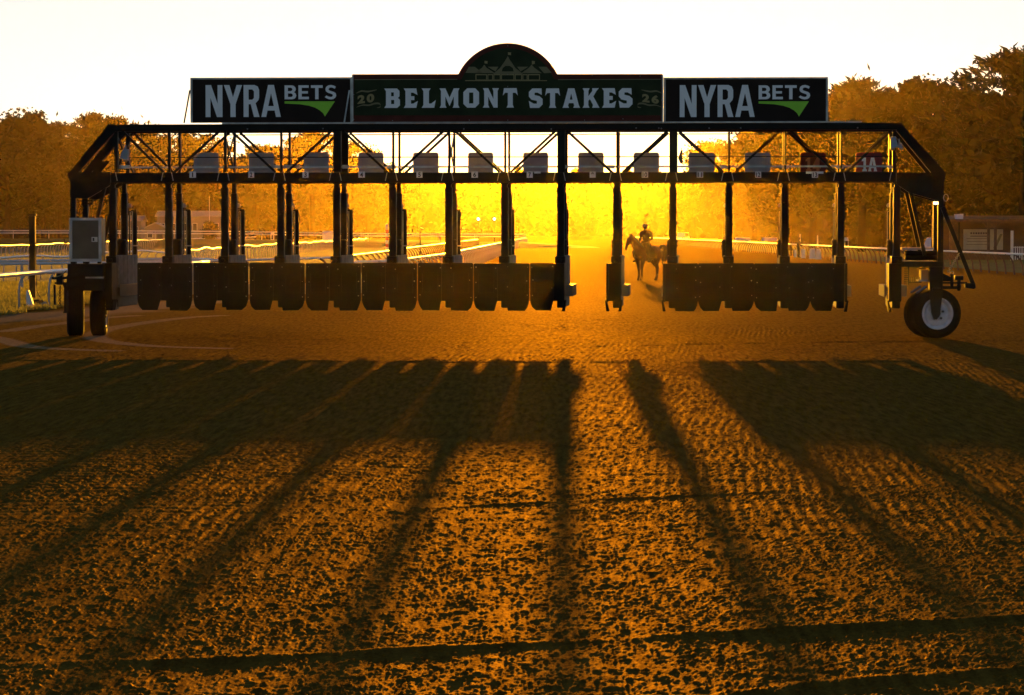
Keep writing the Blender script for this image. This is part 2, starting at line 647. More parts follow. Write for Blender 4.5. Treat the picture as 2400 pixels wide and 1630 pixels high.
COND = {
    'N': (.52, [[(0, 0), (.15, 0), (.15, .60), (.35, 0), (.52, 0), (.52, 1), (.37, 1), (.37, .42), (.17, 1), (0, 1)]]),
    'Y': (.54, [[(.19, 0), (.35, 0), (.35, .40), (.55, 1), (.38, 1), (.27, .62), (.16, 1), (-.01, 1), (.19, .40)]]),
    'R': (.49, [[(0, 0), (.155, 0), (.155, .40), (.22, .40), (.32, 0), (.49, 0), (.37, .43), (.46, .53), (.48, .62), (.48, .84), (.44, .95), (.34, 1), (0, 1)],
                [(.155, .54), (.27, .54), (.32, .60), (.32, .80), (.27, .86), (.155, .86)]]),
    'A': (.60, [[(0, 0), (.15, 0), (.19, .2), (.41, .2), (.45, 0), (.60, 0), (.39, 1), (.21, 1)], [(.215, .34), (.385, .34), (.30, .74)]]),
}

SANS = {
    'B': (.74, [[(0, 0), (.48, 0), (.62, .04), (.71, .14), (.74, .27), (.70, .42), (.60, .51), (.68, .60), (.71, .73), (.67, .87), (.57, .97), (.45, 1), (0, 1)],
                [(.21, .17), (.42, .17), (.50, .22), (.52, .29), (.49, .37), (.42, .42), (.21, .42)], [(.21, .59), (.40, .59), (.47, .64), (.49, .71), (.47, .78), (.40, .83), (.21, .83)]]),
    'E': (.66, [[(0, 0), (.66, 0), (.66, .18), (.21, .18), (.21, .41), (.60, .41), (.60, .58), (.21, .58), (.21, .82), (.65, .82), (.65, 1), (0, 1)]]),
    'T': (.74, [[(.265, 0), (.475, 0), (.475, .81), (.74, .81), (.74, 1), (0, 1), (0, .81), (.265, .81)]]),
    'S': (.72, [[(.10, .07), (.22, .01), (.38, -.02), (.54, .01), (.66, .10), (.72, .25), (.69, .42), (.58, .52), (.40, .58), (.27, .64), (.24, .72), (.29, .81), (.40, .84), (.52, .81), (.62, .74), (.70, .88), (.58, .97), (.40, 1.02), (.22, .99), (.09, .89), (.04, .73), (.07, .57), (.18, .47), (.36, .40), (.48, .35), (.51, .27), (.47, .19), (.38, .16), (.24, .19), (.10, .27), (.0, .15)]]),
}


def word_splines(font, txt, gap, space=.55):
    out, x = [], 0
    for ch in txt:
        if ch == ' ':
            x += space
            continue
        w, sp = font[ch]
        out += [[(px + x, pz) for px, pz in s] for s in sp]
        x += w + gap
    return out


# ------------------------------------------------------------------ starting gate
gate = empty('starting_gate', G0, -TH)
tag(gate, 'long black wheeled starting gate with race sign boards on top', 'starting gate')
VR = 1.29                                   # rear truss
PX = {i: 395 + 131.3 * i for i in range(-1, 14)}
UP = {i: gl(PX[i], 543)[0] for i in PX}


def gbox(x0, y0, x1, y1, v0, v1, name, m, parent=gate, bevel=0.0, ref=None):
    """box whose front face covers photo pixels (x0,y0)-(x1,y1) at depth v0"""
    r = v0 if ref is None else ref
    xm, ym = (x0 + x1) / 2, (y0 + y1) / 2
    u0, u1 = gl(x0, ym, r)[0], gl(x1, ym, r)[0]
    w1, w0 = gl(xm, y0, r)[1], gl(xm, y1, r)[1]
    return MB().box(u0, u1, v0, v1, w0, w1).build(name, MT[m], parent, bevel=bevel)


def gbar(p, q, wid, dep, v, name, m, parent=gate, ref=None):
    """flat bar in the frame plane between two photo pixels; wid in pixels"""
    r = v if ref is None else ref
    a, b = gl(*p, r), gl(*q, r)
    return MB().bar((a[0], v, a[1]), (b[0], v, b[1]), wid / 109.75, dep).build(name, MT[m], parent)


def gpoly(pts, v0, v1, name, m, parent=gate, ref=None, bevel=0.0):
    r = v0 if ref is None else ref
    return MB().prism([gl(*p, r) for p in pts], v0, v1).build(name, MT[m], parent, bevel=bevel)


for v in (0.0, VR):
    gbox(256, 290, 2114, 306, v - .02, v + .16, 'top_beam', 'paint', bevel=.008, ref=0)
    gbox(260, 404.5, 2100, 428, v - .02, v + .13, 'lower_beam', 'paint', bevel=.008, ref=0)
    # sloping ends
    gpoly([(255, 291), (272, 306), (184, 404), (163, 404)], v - .02, v + .14, 'end_brace', 'paint', ref=0)
    gpoly([(2113, 291), (2100, 306), (2182, 405), (2216, 405)], v - .02, v + .14, 'end_brace', 'paint', ref=0)
    # haunches
    gpoly([(158, 404), (259, 404), (259, 434), (205, 466), (177, 466), (164, 464), (164, 427)], v - .015, v + .12, 'haunch_plate', 'paint', ref=0)
    gpoly([(2218, 405), (2101, 405), (2101, 432), (2131, 452), (2199, 471), (2212, 471), (2212, 428)], v - .015, v + .12, 'haunch_plate', 'paint', ref=0)
    # legs
    gbox(165, 465, 177, 640, v - .01, v + .13, 'end_leg', 'paint', ref=0)
    gbox(2198, 470, 2211, 626, v - .01, v + .13, 'end_leg', 'paint', ref=0)
    gbar((244, 440), (203, 620), 8, .1, v + .05, 'leg_strut', 'paint', ref=0)
    gbar((2133, 445), (2168, 600), 8.5, .1, v + .05, 'leg_strut', 'paint', ref=0)
    for i in range(-1, 14):
        wide = 18 if i in (3, 7, 9) else (8 if i in (-1, 13) else 5)
        x = PX[i] + (1 if i not in (-1, 13) else (8 if i == -1 else -6))
        gbox(x - wide / 2, 306, x + wide / 2, 404.5, v + .01, v + .11, 'truss_post', 'paint', ref=0)
        if i < 13:
            odd = i % 2
            xa, xb = PX[i] + (14 if i > -1 else 22), PX[i + 1] - (12 if i < 12 else 14)
            p, q = ((xa, 307), (xb, 404)) if odd else ((xa, 404), (xb, 307))
            gbar(p, q, 5.5, .07, v + .05, 'truss_brace', 'paint', ref=0)
    # thin rods
    for y, t, n in ((315, 2.2, 'tie_rod'), (368, 2.2, 'tie_rod')):
        if v == 0:
            gbox(272, y - t / 2, 2104, y + t / 2, v + .135, v + .155, n, 'steel', ref=0)
    if v == 0:
        gbox(276, 389, 2100, 393, .16, .2, 'conduit', 'galv', ref=0)

for (x0, x1) in ((276, 300), (2082, 2100), (800, 812), (640, 700), (905, 925), (1310, 1326), (1418, 1440), (1690, 1706), (1834, 1850), (1960, 1978)):
    gbox(x0, 387, x1, 395, .15, .21, 'conduit_fitting', 'galv', ref=0)
# plate at the left rear brace and cross bars of the left end
gpoly([(219, 376), (247, 377), (225, 404), (205, 404)], .5, .52, 'gusset_plate', 'paint', ref=0)
for y in (470, 477):
    gbox(177, y - 2.5, 204, y + 2.5, .6, .66, 'cross_bar', 'paint', ref=0)
for i in (1, 5):
    for s in (-1, 1):
        a = gl(PX[i] - 2 * s, 308)
        b = gl(PX[i] + 2 * s, 403)
        MB().bar((a[0], .05 if s > 0 else VR, a[1]), (b[0], VR if s > 0 else .05, b[1]), .03).build('sway_brace', MT['paint'], gate)
# sway braces at the left end
MB().bar((gl(268, 308)[0], .05, gl(268, 308)[1]), (gl(286, 403)[0], VR, gl(286, 403)[1]), .035).build('sway_brace', MT['paint'], gate)
MB().bar((gl(284, 308)[0], VR, gl(284, 308)[1]), (gl(272, 403)[0], .05, gl(272, 403)[1]), .035).build('sway_brace', MT['paint'], gate)

# bolts along the beams (pale specks)
bolt_me = MB().lathe([(0, .017), (-.008, .016), (-.014, .008), (-.015, .0005)], (0, 0, 0), (0, 1, 0), 8).mesh('bolt', MT['galv'])
for px, py in ((580, 303), (757, 302), (1087, 303), (1292, 303), (1491, 301), (1544, 301), (1662, 301), (1736, 301), (1550, 302), (2010, 300)):
    u, w = gl(px, py, -.02)
    link('bolt', bolt_me, gate, (u, -.021, w))

# straps hanging on the lower beam either side of each stall post
for i in range(-1, 14):
    for s in (-1, 1):
        if (i == -1 and s < 0) or (i == 13 and s > 0):
            continue
        x = PX[i] + s * 10 - 3
        gbar((x, 405), (x + s * 4, 424), 1.6, .006, -.03, 'strap', 'plate')

# number boards on the rear truss
def rounded(x0, x1, z0, z1, r, n=4):
    pts = []
    for cx, cz, a0 in ((x1 - r, z0 + r, -90), (x1 - r, z1 - r, 0), (x0 + r, z1 - r, 90), (x0 + r, z0 + r, 180)):
        for k in range(n + 1):
            a = R(a0 + 90 * k / n)
            pts.append((cx + r * math.cos(a), cz + r * math.sin(a)))
    return pts


boards = [(454, 513), (583, 642), (712, 771), (840, 899), (968, 1028), (1097, 1156), (1226, 1285), (1355, 1415), (1485, 1545), (1614, 1675), (1745, 1806), (1875, 1936), (2005, 2067)]
for k, (x0, x1) in enumerate(boards):
    u0, w1 = gl(x0, 358, VR - .05)
    u1, w0 = gl(x1, 414, VR - .05)
    m = 'plate' if k < 11 else ('red' if k == 11 else 'brightred')
    b = MB().prism(rounded(u0, u1, w0, w1, .05), VR - .06, VR - .03).build('number_board', MT[m], gate)
    if k >= 11:
        b['label'] = 'dark red number board' if k == 11 else 'red number board with white lettering'
        q0, q1 = (1888, 1924) if k == 11 else (2020, 2056)
        a, c = gl(q0, 402, VR - .06), gl(q1, 370, VR - .06)
        me = glyph_mesh('lettering', word_splines({'1': (.5, [[(.05, 0), (.5, 0), (.5, .12), (.4, .16), (.4, 1), (.22, 1), (.0, .84), (.0, .72), (.16, .76), (.16, .16), (.05, .12)]]), 'A': SLAB['A'],
                        '4': (.7, [[(.32, 0), (.58, 0), (.58, .2), (.7, .2), (.7, .4), (.58, .4), (.58, 1), (.34, 1), (0, .4), (0, .2), (.32, .2)]])}, '14' if k == 11 else '1A', .12), MT['orange' if k == 11 else 'letter'])
        fit_mesh(me, a[0], c[0], a[1], c[1], VR - .065)
        link('lettering', me, b)

# small number plates on the lower beam
plates = [('1', 444, 459), ('2', 582, 595.5), ('3', 709, 723), ('4', 840, 855), ('5', 976, 990), ('6', 1105, 1120), ('7', 1234.5, 1248.5), ('9', 1382, 1396), ('10', 1504, 1519), ('11', 1633, 1648), ('12', 1770, 1784), ('13', 1903, 1917.5)]
for t, x0, x1 in plates:
    p = gbox(x0, 402.5, x1, 417, -.045, -.035, 'number_plate', 'white')
    a, c = gl(x0 + (6.2 if t == '1' else 4 if len(t) == 1 else 2), 415.5, -.045), gl(x1 - (6.2 if t == '1' else 4 if len(t) == 1 else 2), 404.5, -.045)
    me = text_mesh('numeral', t, MT['ink'], bold=.03)
    fit_mesh(me, a[0], c[0], a[1], c[1], -.0485)
    link('numeral', me, p)
gbox(1252, 402.5, 1267, 407, -.045, -.035, 'blank_tag', 'white')
gbox(1889, 402.5, 1930, 407.5, -.034, -.026, 'blank_tag', 'white')

# ---- stalls
def corrug(u0, u1, v0, v1, w0, w1, n, amp):
    """pleated cloth box: vertical pleats on both long sides"""
    mb = MB()
    ring = []
    for k in range(n + 1):
        t = k / n
        ring.append((u1 + amp * (math.sin(k * 2.4) + .5 * math.sin(k * 1.1)), v0 + (v1 - v0) * t))
    for k in range(n, -1, -1):
        t = k / n
        ring.append((u0 - amp * math.sin(k * 2.4 + 1), v0 + (v1 - v0) * t))
    m = len(ring)
    v = [(x, y, w0) for x, y in ring] + [(x * 1.0, y, w1) for x, y in ring]
    f = [(i, (i + 1) % m, (i + 1) % m + m, i + m) for i in range(m)] + [tuple(range(m, 2 * m)), tuple(range(m))[::-1]]
    mb.add(v, f)
    return mb


def leaf_poly(side):
    """half door seen from the front; side -1: hinged left edge near 0, grows to -"""
    s = side
    return [(s * .075, .0), (s * .075, .815), (s * .10, .84), (s * .585, .84), (s * .592, .82), (s * .592, .0)]


wd0 = gl(1200, 706, -.14)[1]
wd1 = gl(1200, 617, -.14)[1]
fl0 = gl(1200, 728.5, -.14)[1]


def door(i, side, open_=False):
    u = UP[i] - .055
    hgt = wd1 - wd0
    s = side
    root = None
    if not open_:
        half = 65.6 / 109.75
        pts = [(s * .085, 0), (s * .085, hgt), (s * (half - .02), hgt), (s * (half - .003), hgt - .03), (s * (half - .003), 0)]
        d = MB().prism([(u + x, wd0 + z) for x, z in pts], -.17, -.13).build('door', MT['door'], gate, bevel=.006)
        fp = [(s * .088, .006), (s * (half - .014), .006), (s * (half - .012 - .03), fl0 - wd0 + .10), (s * (half - .11), fl0 - wd0), (s * (.105 if s > 0 else .135), fl0 - wd0)]
        j1, j2, j3 = random.uniform(-.02, .015), random.uniform(-.035, .03), random.uniform(-.02, .03)
        fp = [(s * .088, .03), (s * (half - .006), .03), (s * (half - .02), -.05 + j1), (s * (half - .05), -.13 + j1), (s * (half - .115 + j2), fl0 - wd0 + j1 * .4), (s * (.13 + j3), fl0 - wd0), (s * .095, 0)]
        MB().prism([(u + x, wd0 + z) for x, z in fp], -.185, -.172).build('rubber_flap', MT['rubber'], d)
        # raised panel frame
        fr = MB()
        a, b, c, e = .16, half - .09, .17, hgt - .20
        for (x0, x1, z0, z1) in ((a, b, c, c + .022), (a, b, e - .022, e), (a, a + .02, c + .023, e - .023), (b - .02, b, c + .023, e - .023)):
            fr.box(u + min(s * x0, s * x1), u + max(s * x0, s * x1), -.181, -.171, wd0 + z0, wd0 + z1)
        fr.build('panel_frame', MT['steel'], d)
        d.location = (random.uniform(-.003, .003), random.uniform(-.012, .0), random.uniform(-.008, .008))
        # top lip
        MB().box(u + min(s * .10, s * (half - .04)), u + max(s * .10, s * (half - .04)), -.184, -.171, wd0 + hgt - .055, wd0 + hgt - .03).build('top_lip', MT['steel'], d)
        for bx, bz in ((.12, hgt - .1), (half - .06, hgt - .1), (half - .06, .42), (.13, .3), (half - .06, .1)):
            link('bolt', bolt_me, d, (u + s * (bx + random.uniform(-.02, .02)), -.172, wd0 + bz + random.uniform(-.03, .03)), sc_=random.uniform(.5, .9))
    else:
        x = u + .01 + s * .135
        d = MB().box(x - .022, x + .022, -.66, -.13, wd0, wd1).build('door', MT['door'], gate, bevel=.006)
        # flap pressed a little inwards at its foot
        xi = x - s * .045
        mb = MB()
        v = [(x - .012, -.64, wd0 + .03), (x - .012, -.16, wd0 + .03), (x + .012, -.16, wd0 + .03), (x + .012, -.64, wd0 + .03),
             (xi - .03, -.62, fl0), (xi - .03, -.30, fl0), (xi + .03, -.30, fl0), (xi + .03, -.62, fl0)]
        v = [(p[0] + s * .035, p[1], p[2]) for p in v]
        mb.add(v, [(0, 1, 2, 3), (4, 7, 6, 5), (0, 4, 5, 1), (1, 5, 6, 2), (2, 6, 7, 3), (3, 7, 4, 0)])
        mb.build('rubber_flap', MT['rubber'], d)
    return d


OPEN = {(-1, 1), (7, 1), (8, -1), (8, 1), (9, -1), (12, 1), (13, -1)}
for i in range(-1, 14):
    u = UP[i]
    w_pad1, w_pad0 = gl(1200, 440)[1], gl(1200, 602)[1]
    w_b = gl(1200, 428)[1]
    # front post and its pad
    p = MB().box(u - .052, u + .052, .0, .11, .62, w_b + .01).build('stall_post', MT['paint'], gate)
    mb = MB()
    n = 14
    for k in range(n):     # padded sleeve with slightly uneven bulges
        z0 = w_pad0 + (w_pad1 - w_pad0) * k / n
        z1 = w_pad0 + (w_pad1 - w_pad0) * (k + 1) / n
        r0 = .076 + .004 * math.sin(k * 1.9 + i)
        r1 = .076 + .004 * math.sin((k + 1) * 1.9 + i)
        v = [(u + a * r, .055 + b * r * 1.05, z) for z, r in ((z0, r0), (z1, r1)) for a, b in ((-1, -.8), (-.8, -1), (.8, -1), (1, -.8), (1, .8), (.8, 1), (-.8, 1), (-1, .8))]
        f = [(a, (a + 1) % 8, (a + 1) % 8 + 8, a + 8) for a in range(8)]
        if k == 0:
            f.append(tuple(range(8))[::-1])
        if k == n - 1:
            f.append(tuple(range(8, 16)))
        mb.add(v, f)
    mb.build('post_pad', MT['pad'], p, smooth=False)
    MB().prism([(u - .10, w_b), (u + .10, w_b), (u + .053, w_b - .05), (u - .053, w_b - .05)], .01, .10).build('gusset', MT['paint'], p)
    # middle post under the rear truss
    q = MB().box(u - .045, u + .045, VR, VR + .1, .7, w_b + .01).build('stall_post', MT['paint'], gate)
    MB().box(u - .066, u + .066, VR - .03, VR + .13, 1.62, w_pad1 - .1).build('post_pad', MT['pad'], q, bevel=.02)
    mb = MB()
    mb.lathe([(0, .001), (0, .10), (.05, .115), (.20, .11), (.26, .125), (.30, .11), (.36, .125), (.40, .09), (.40, .001)], (u - .03, VR - .18, 1.68), (0, 0, 1), 10)
    mb.build('wrapped_pad', MT['pad'], q, smooth=True)
    # partition wall between stalls
    a = MB().box(u - .085, u + .085, .12, 2.38, .62, 1.05).build('partition', MT['pad'], gate, bevel=.02)
    corrug(u - .095, u + .095, .16, 2.34, 1.055, 1.735, 22, .012).build('side_drape', MT['tarp'], a)
    MB().box(u - .24, u + .24, .35, 2.3, .86, 1.1).build('foot_ledge', MT['plastic'], a)
    MB().box(u - .05, u + .05, 1.9, 2.1, .66, .858).build('ledge_bracket', MT['steel'], a)
    # nose plate in front, collar and pivot bolt
    MB().box(u - .055 - .15, u - .055 + .15, -.125, .10, wd0, wd1 - .006).build('nose_plate', MT['door'], a, bevel=.01)
    co = MB().box(u - .118, u + .105, -.15, .14, wd1 - .004, wd1 + .145).build('collar', MT['door'], gate, bevel=.02)
    MB().lathe([(0, .05), (-.02, .05), (-.035, .036), (-.04, .001)], (u - .02, -.152, wd1 + .055), (0, 1, 0), 14).build('pivot_bolt', MT['steel'], co, smooth=True)
    # tail end: tall rear post, round cap, latch rod
    t = MB().box(u - .055, u + .055, 2.44, 2.52, .9, 2.74).build('tail_post', MT['paint'], gate, bevel=.006)
    MB().box(u - .06, u + .06, 2.42, 2.54, 1.92, 1.945).build('hinge_band', MT['galv'], t)
    MB().box(u - .05, u + .05, 2.425, 2.438, 1.0, 1.70).build('kick_pad', MT['tarp'], t)
    MB().tube([(u + (-.03), 2.05, 1.3), (u - .03, 2.05, 2.80)], .014, 6).build('tail_rod', MT['steel'], t)
    MB().lathe([(0, .001), (0, .055), (.03, .07), (.075, .055), (.1, .001)], (u - .03, 2.05, 2.78), (0, 0, 1), 12).build('rod_cap', MT['plate'], t, smooth=True)
    MB().tube([(u - .06, 2.3, 1.75), (u - .06, 2.3, 2.68), (u - .01, 2.3, 2.70), (u - .01, 2.3, 1.75)], .010, 6).build('latch_loop', MT['galv'], t)
    for s in (-1, 1):
        if (i == -1 and s < 0) or (i == 13 and s > 0):
            continue
        door(i, s, (i, s) in OPEN)

# ---- sign boards
def sign_frame(x0, y0, x1, y1, v, par, m='galv', t=4):
    for a in ((x0, y0, x1, y0 + t), (x0, y0 + t + .05, x0 + t + 1, y1), (x1 - t - 1, y0 + t + .05, x1, y1)):
        gbox(*a, v - .03, v + .05, 'sign_frame', m, par)


def nyra(x0, y0, x1, y1, tx):
    b = gbox(x0 + 3, y0 + 2, x1 - 3, y1, .06, .10, 'sign_board', 'maroon')
    b['label'] = 'black betting sign with white letters and lime swoosh'
    sign_frame(x0, y0, x1, y1, .055, b)
    a, c = gl(tx, 275, .05), gl(tx + 176, 199.5, .05)
    link('lettering', fit_mesh(glyph_mesh('lettering', word_splines(COND, 'NYRA', .055), MT['letter']), a[0], c[0], a[1], c[1], .05), b)
    a, c = gl(tx + 185, 234, .05), gl(tx + 306, 199.5, .05)
    link('lettering', fit_mesh(glyph_mesh('lettering', word_splines(SANS, 'BETS', .13), MT['letter']), a[0], c[0], a[1], c[1], .05), b)
    X = lambda k: tx + 185 + k * (118 / 393)
    Yy = lambda k: 238 + k * (35.5 / 118)
    pts = [(0, 0), (393, 0), (315, 118), (300, 92), (275, 70), (240, 50), (190, 34), (120, 23), (0, 17)]
    link('swoosh', glyph_mesh('swoosh', [[gl(X(p), Yy(q), .05) for p, q in pts]], MT['lime']), b, (0, .05, 0))
    return b


nyra(446, 182, 826, 288, 482)
nyra(1555, 181.5, 1941, 288, 1593)
# props of the left and right boards
for p, q in (((445, 212), (432, 289)), ((819, 212), (807, 289))):
    a, c = gl(*p, .02), gl(*q, .02)
    MB().bar((a[0], .02, a[1]), (c[0], -.01, c[1]), .03).build('sign_prop', MT['galv' if p[0] > 500 else 'steel'], gate)
gbox(520, 286, 2020, 289.5, -.05, .02, 'ledge_strip', 'galv')

# centre board with its dome
arc = []
cx, cy, rr = 1190, 101.7 + 128.7, 128.7
for k in range(33):
    a = math.asin((115.8) / rr)
    t = a - 2 * a * k / 32
    arc.append((cx + rr * math.sin(t), cy - rr * math.cos(t)))
outline = [(826, 288), (1553, 288), (1553, 174), ] + [(x, min(y, 174.5)) for x, y in arc] + [(826, 174.5)]
cb = gpoly(outline, -.03, .04, 'sign_board', 'red')
cb['label'] = 'green and red race title sign with arched top'
# green field and dome field
fld = [(830, 271), (1549, 271), (1549, 187), (1306, 187)]
rr2 = 117
for k in range(29):
    a = math.asin(108 / rr2)
    t = a - 2 * a * k / 28
    fld.append((cx + rr2 * math.sin(t), cy - rr2 * math.cos(t)))
fld = [p for p in fld if not (p[1] > 187 and 1000 < p[0] < 1400)] + [(1080, 187), (830, 187)]
gpoly(fld, -.036, -.031, 'sign_field', 'green', cb)
gbox(826, 285.5, 1553, 288.5, -.05, -.031, 'sign_frame', 'galv', cb)
gbox(824.5, 176, 828, 285, -.05, -.031, 'sign_frame', 'galv', cb)
gbox(1551.5, 176, 1554.5, 285, -.05, -.031, 'sign_frame', 'galv', cb)
gbox(831, 186, 1072, 187.5, -.0395, -.0365, 'pinstripe', 'olive', cb)
gbox(1308, 186, 1549, 187.5, -.0395, -.0365, 'pinstripe', 'olive', cb)
a, c = gl(900.6, 253.5, -.04), gl(1213.5, 207, -.04)
link('lettering', fit_mesh(glyph_mesh('lettering', word_splines(SLAB, 'BELMONT', .20), MT['letter']), a[0], c[0], a[1], c[1], -.040), cb)
a, c = gl(1239.5, 253.5, -.04), gl(1482.5, 207, -.04)
link('lettering', fit_mesh(glyph_mesh('lettering', word_splines(SLAB, 'STAKES', .13), MT['letter']), a[0], c[0], a[1], c[1], -.040), cb)
a, c = gl(838, 242, -.04), gl(877, 222, -.04)
link('year_digits', fit_mesh(text_mesh('year_digits', '20', MT['gold'], bold=.05, spacing=1.35), a[0], c[0], a[1], c[1], -.040, .13), cb)
a, c = gl(1505, 242, -.04), gl(1544, 222, -.04)
link('year_digits', fit_mesh(text_mesh('year_digits', '26', MT['gold'], bold=.05, spacing=1.35), a[0], c[0], a[1], c[1], -.040, -.13), cb)


def swash(pts, wd):
    P = smooth_pts(pts, 6)
    n = len(P)
    up, dn = [], []
    for k, (x, y) in enumerate(P):
        h = wd * math.sin(math.pi * (k + .6) / (n + .2)) ** .7
        up.append((x, y - h / 2))
        dn.append((x, y + h / 2))
    link('swash', glyph_mesh('swash', [[gl(*p, -.04) for p in up + dn[::-1]]], MT['olive']), cb, (0, -.040, 0))


for s, ox in ((1, 835), (-1, 1551)):
    swash([(ox, 219), (ox + s * 12, 214), (ox + s * 28, 215), (ox + s * 48, 211)], 4)
    swash([(ox, 252), (ox + s * 14, 247), (ox + s * 30, 247), (ox + s * 44, 243), (ox + s * 55, 244), (ox + s * 56, 251), (ox + s * 48, 253)], 4)

# pavilion emblem in the dome
def emblem(polys, m, v=-.040):
    for p in polys:
        link('emblem', glyph_mesh('emblem', [[gl(x, y, -.04) for x, y in q] for q in p], MT[m]), cb, (0, v, 0))


emblem([
    [[(1091, 171), (1099, 157), (1112, 157), (1130, 170), (1127, 172)]],
    [[(1113, 172), (1130, 159), (1135, 152), (1140, 159), (1160, 172)]],
    [[(1143, 157), (1168, 157), (1161, 168)]],
    [[(1155, 174), (1172, 160), (1185, 141), (1190, 132), (1195, 141), (1208, 160), (1226, 174)], [(1176, 168), (1178, 160), (1185, 155), (1195, 155), (1202, 160), (1204, 168)]],
    [[(1212, 157), (1238, 157), (1220, 168)]],
    [[(1222, 172), (1240, 159), (1246, 152), (1252, 159), (1270, 172)]],
    [[(1262, 157), (1281, 157), (1293, 171), (1275, 172)]],
], 'olive')
fr = []
for x0, x1 in ((1114, 1142), (1142, 1156), (1156, 1174), (1174, 1206), (1206, 1224), (1224, 1237), (1237, 1266)):
    fr.append([[(x0 + .6, 174.4), (x1 - .6, 174.4), (x1 - .6, 188), (x0 + .6, 188)], [(x0 + 2.4, 176.6), (x1 - 2.4, 176.6), (x1 - 2.4, 187), (x0 + 2.4, 187)]])
fr.append([[(1090, 188.6), (1282, 188.6), (1282, 190.4), (1090, 190.4)]])
for x, y in ((1135, 152), (1190, 132), (1246, 152)):
    fr.append([[(x - .7, y), (x + .7, y), (x + .7, y - 9), (x + 8, y - 8), (x + 7, y - 5), (x + 8, y - 2.4), (x + .7, y - 3), (x + .7, y)]])
emblem(fr, 'gold')
for px, py in ((1190, 108), (1190, 175), (1190, 203), (1190, 282), (1370, 282), (1460, 279), (1100, 282), (920, 283), (1026, 175), (1388, 177), (1500, 179), (1550, 179), (1551, 235), (829, 222), (829, 280)):
    u, w = gl(px, py, -.04)
    link('bolt', bolt_me, cb, (u, -.037, w), sc_=.6)

# ---- floodlights under the top beam
def flood(x0, y0, x1, y1, flip, m='plate'):
    c = gl((x0 + x1) / 2, (y0 + y1) / 2, -.12)
    hw, hh = (x1 - x0) / 219.5, (y1 - y0) / 219.5
    s = -1 if flip else 1
    f = MB()
    v = [(c[0] - s * hw * .5, -.05, c[1] + hh), (c[0] + s * hw * .8, -.05, c[1] + hh * .95), (c[0] + s * hw, -.30, c[1] - hh), (c[0] - s * hw, -.28, c[1] - hh * .6),
         (c[0] - s * hw * .5, .02, c[1] + hh * .9), (c[0] + s * hw * .8, .02, c[1] + hh * .85), (c[0] + s * hw, -.10, c[1] - hh), (c[0] - s * hw, -.10, c[1] - hh * .7)]
    f.add(v, [(0, 1, 2, 3), (4, 7, 6, 5), (0, 4, 5, 1), (1, 5, 6, 2), (2, 6, 7, 3), (3, 7, 4, 0)])
    o = f.build('floodlight', MT[m], gate, bevel=.008)
    MB().tube([(c[0], .03, c[1] + hh * .5), (c[0] - s * .02, .06, c[1] + hh + .08)], .02, 8).build('lamp_bracket', MT['galv'], o)
    MB().ball((c[0] + s * hw * .4, -.2, c[1] - hh * .95), .045).build('lamp_bulb', MT['galv'], o, smooth=True)


flood(282, 349, 302, 377, False)
flood(2086, 320, 2104, 350, True)
flood(2104, 335, 2115, 350, False)
# horn on the post of stall ten
gpoly([(1589, 371), (1596, 352), (1600, 352), (1600, 383), (1594, 383)], -.05, .04, 'horn', 'steel')

# ---- left end: cabinet, tow gear, wheels
cab = gbox(163.5, 512, 235, 613, -.42, .12, 'control_cabinet', 'alu', bevel=.008)
for a in ((162, 511, 238, 517), (162, 607, 238, 614), (162, 517.2, 169, 606.8), (231, 517.2, 238, 606.8)):
    gbox(*a, -.445, -.425, 'cabinet_frame', 'galv', cab)
gbox(214.5, 556, 228, 567.5, -.45, -.425, 'door_latch', 'galv', cab)
gbox(217, 558, 221, 565.5, -.458, -.451, 'latch_handle', 'ink', cab)
MB().tube([(gl(163, 570)[0], -.2, gl(163, 570)[1]), (gl(155, 572)[0], -.2, gl(155, 572)[1]), (gl(155, 560)[0], -.2, gl(155, 560)[1])], .012, 6).build('cable_hook', MT['steel'], cab)
gbox(158, 619, 241, 649, -.38, .3, 'axle_beam', 'steel', bevel=.01)
gbox(196, 621, 240, 645, -.40, -.382, 'reflector_panel', 'steel')
gbox(156, 646, 244, 682, -.25, .35, 'wheel_frame', 'paint', bevel=.01)
gbox(200, 648, 243, 653, -.3, -.255, 'frame_rail', 'galv')
gbox(247, 617, 263, 728, -.12, .4, 'end_panel', 'door', bevel=.01)
gbox(263.5, 622, 270, 726, -.10, .3, 'end_panel_edge', 'tarp')


nut_me = MB().lathe([(0, .018), (-.022, .018), (-.026, .012), (-.026, .0005)], (0, 0, 0), (0, 1, 0), 6).mesh('lug_nut', MT['steel'])


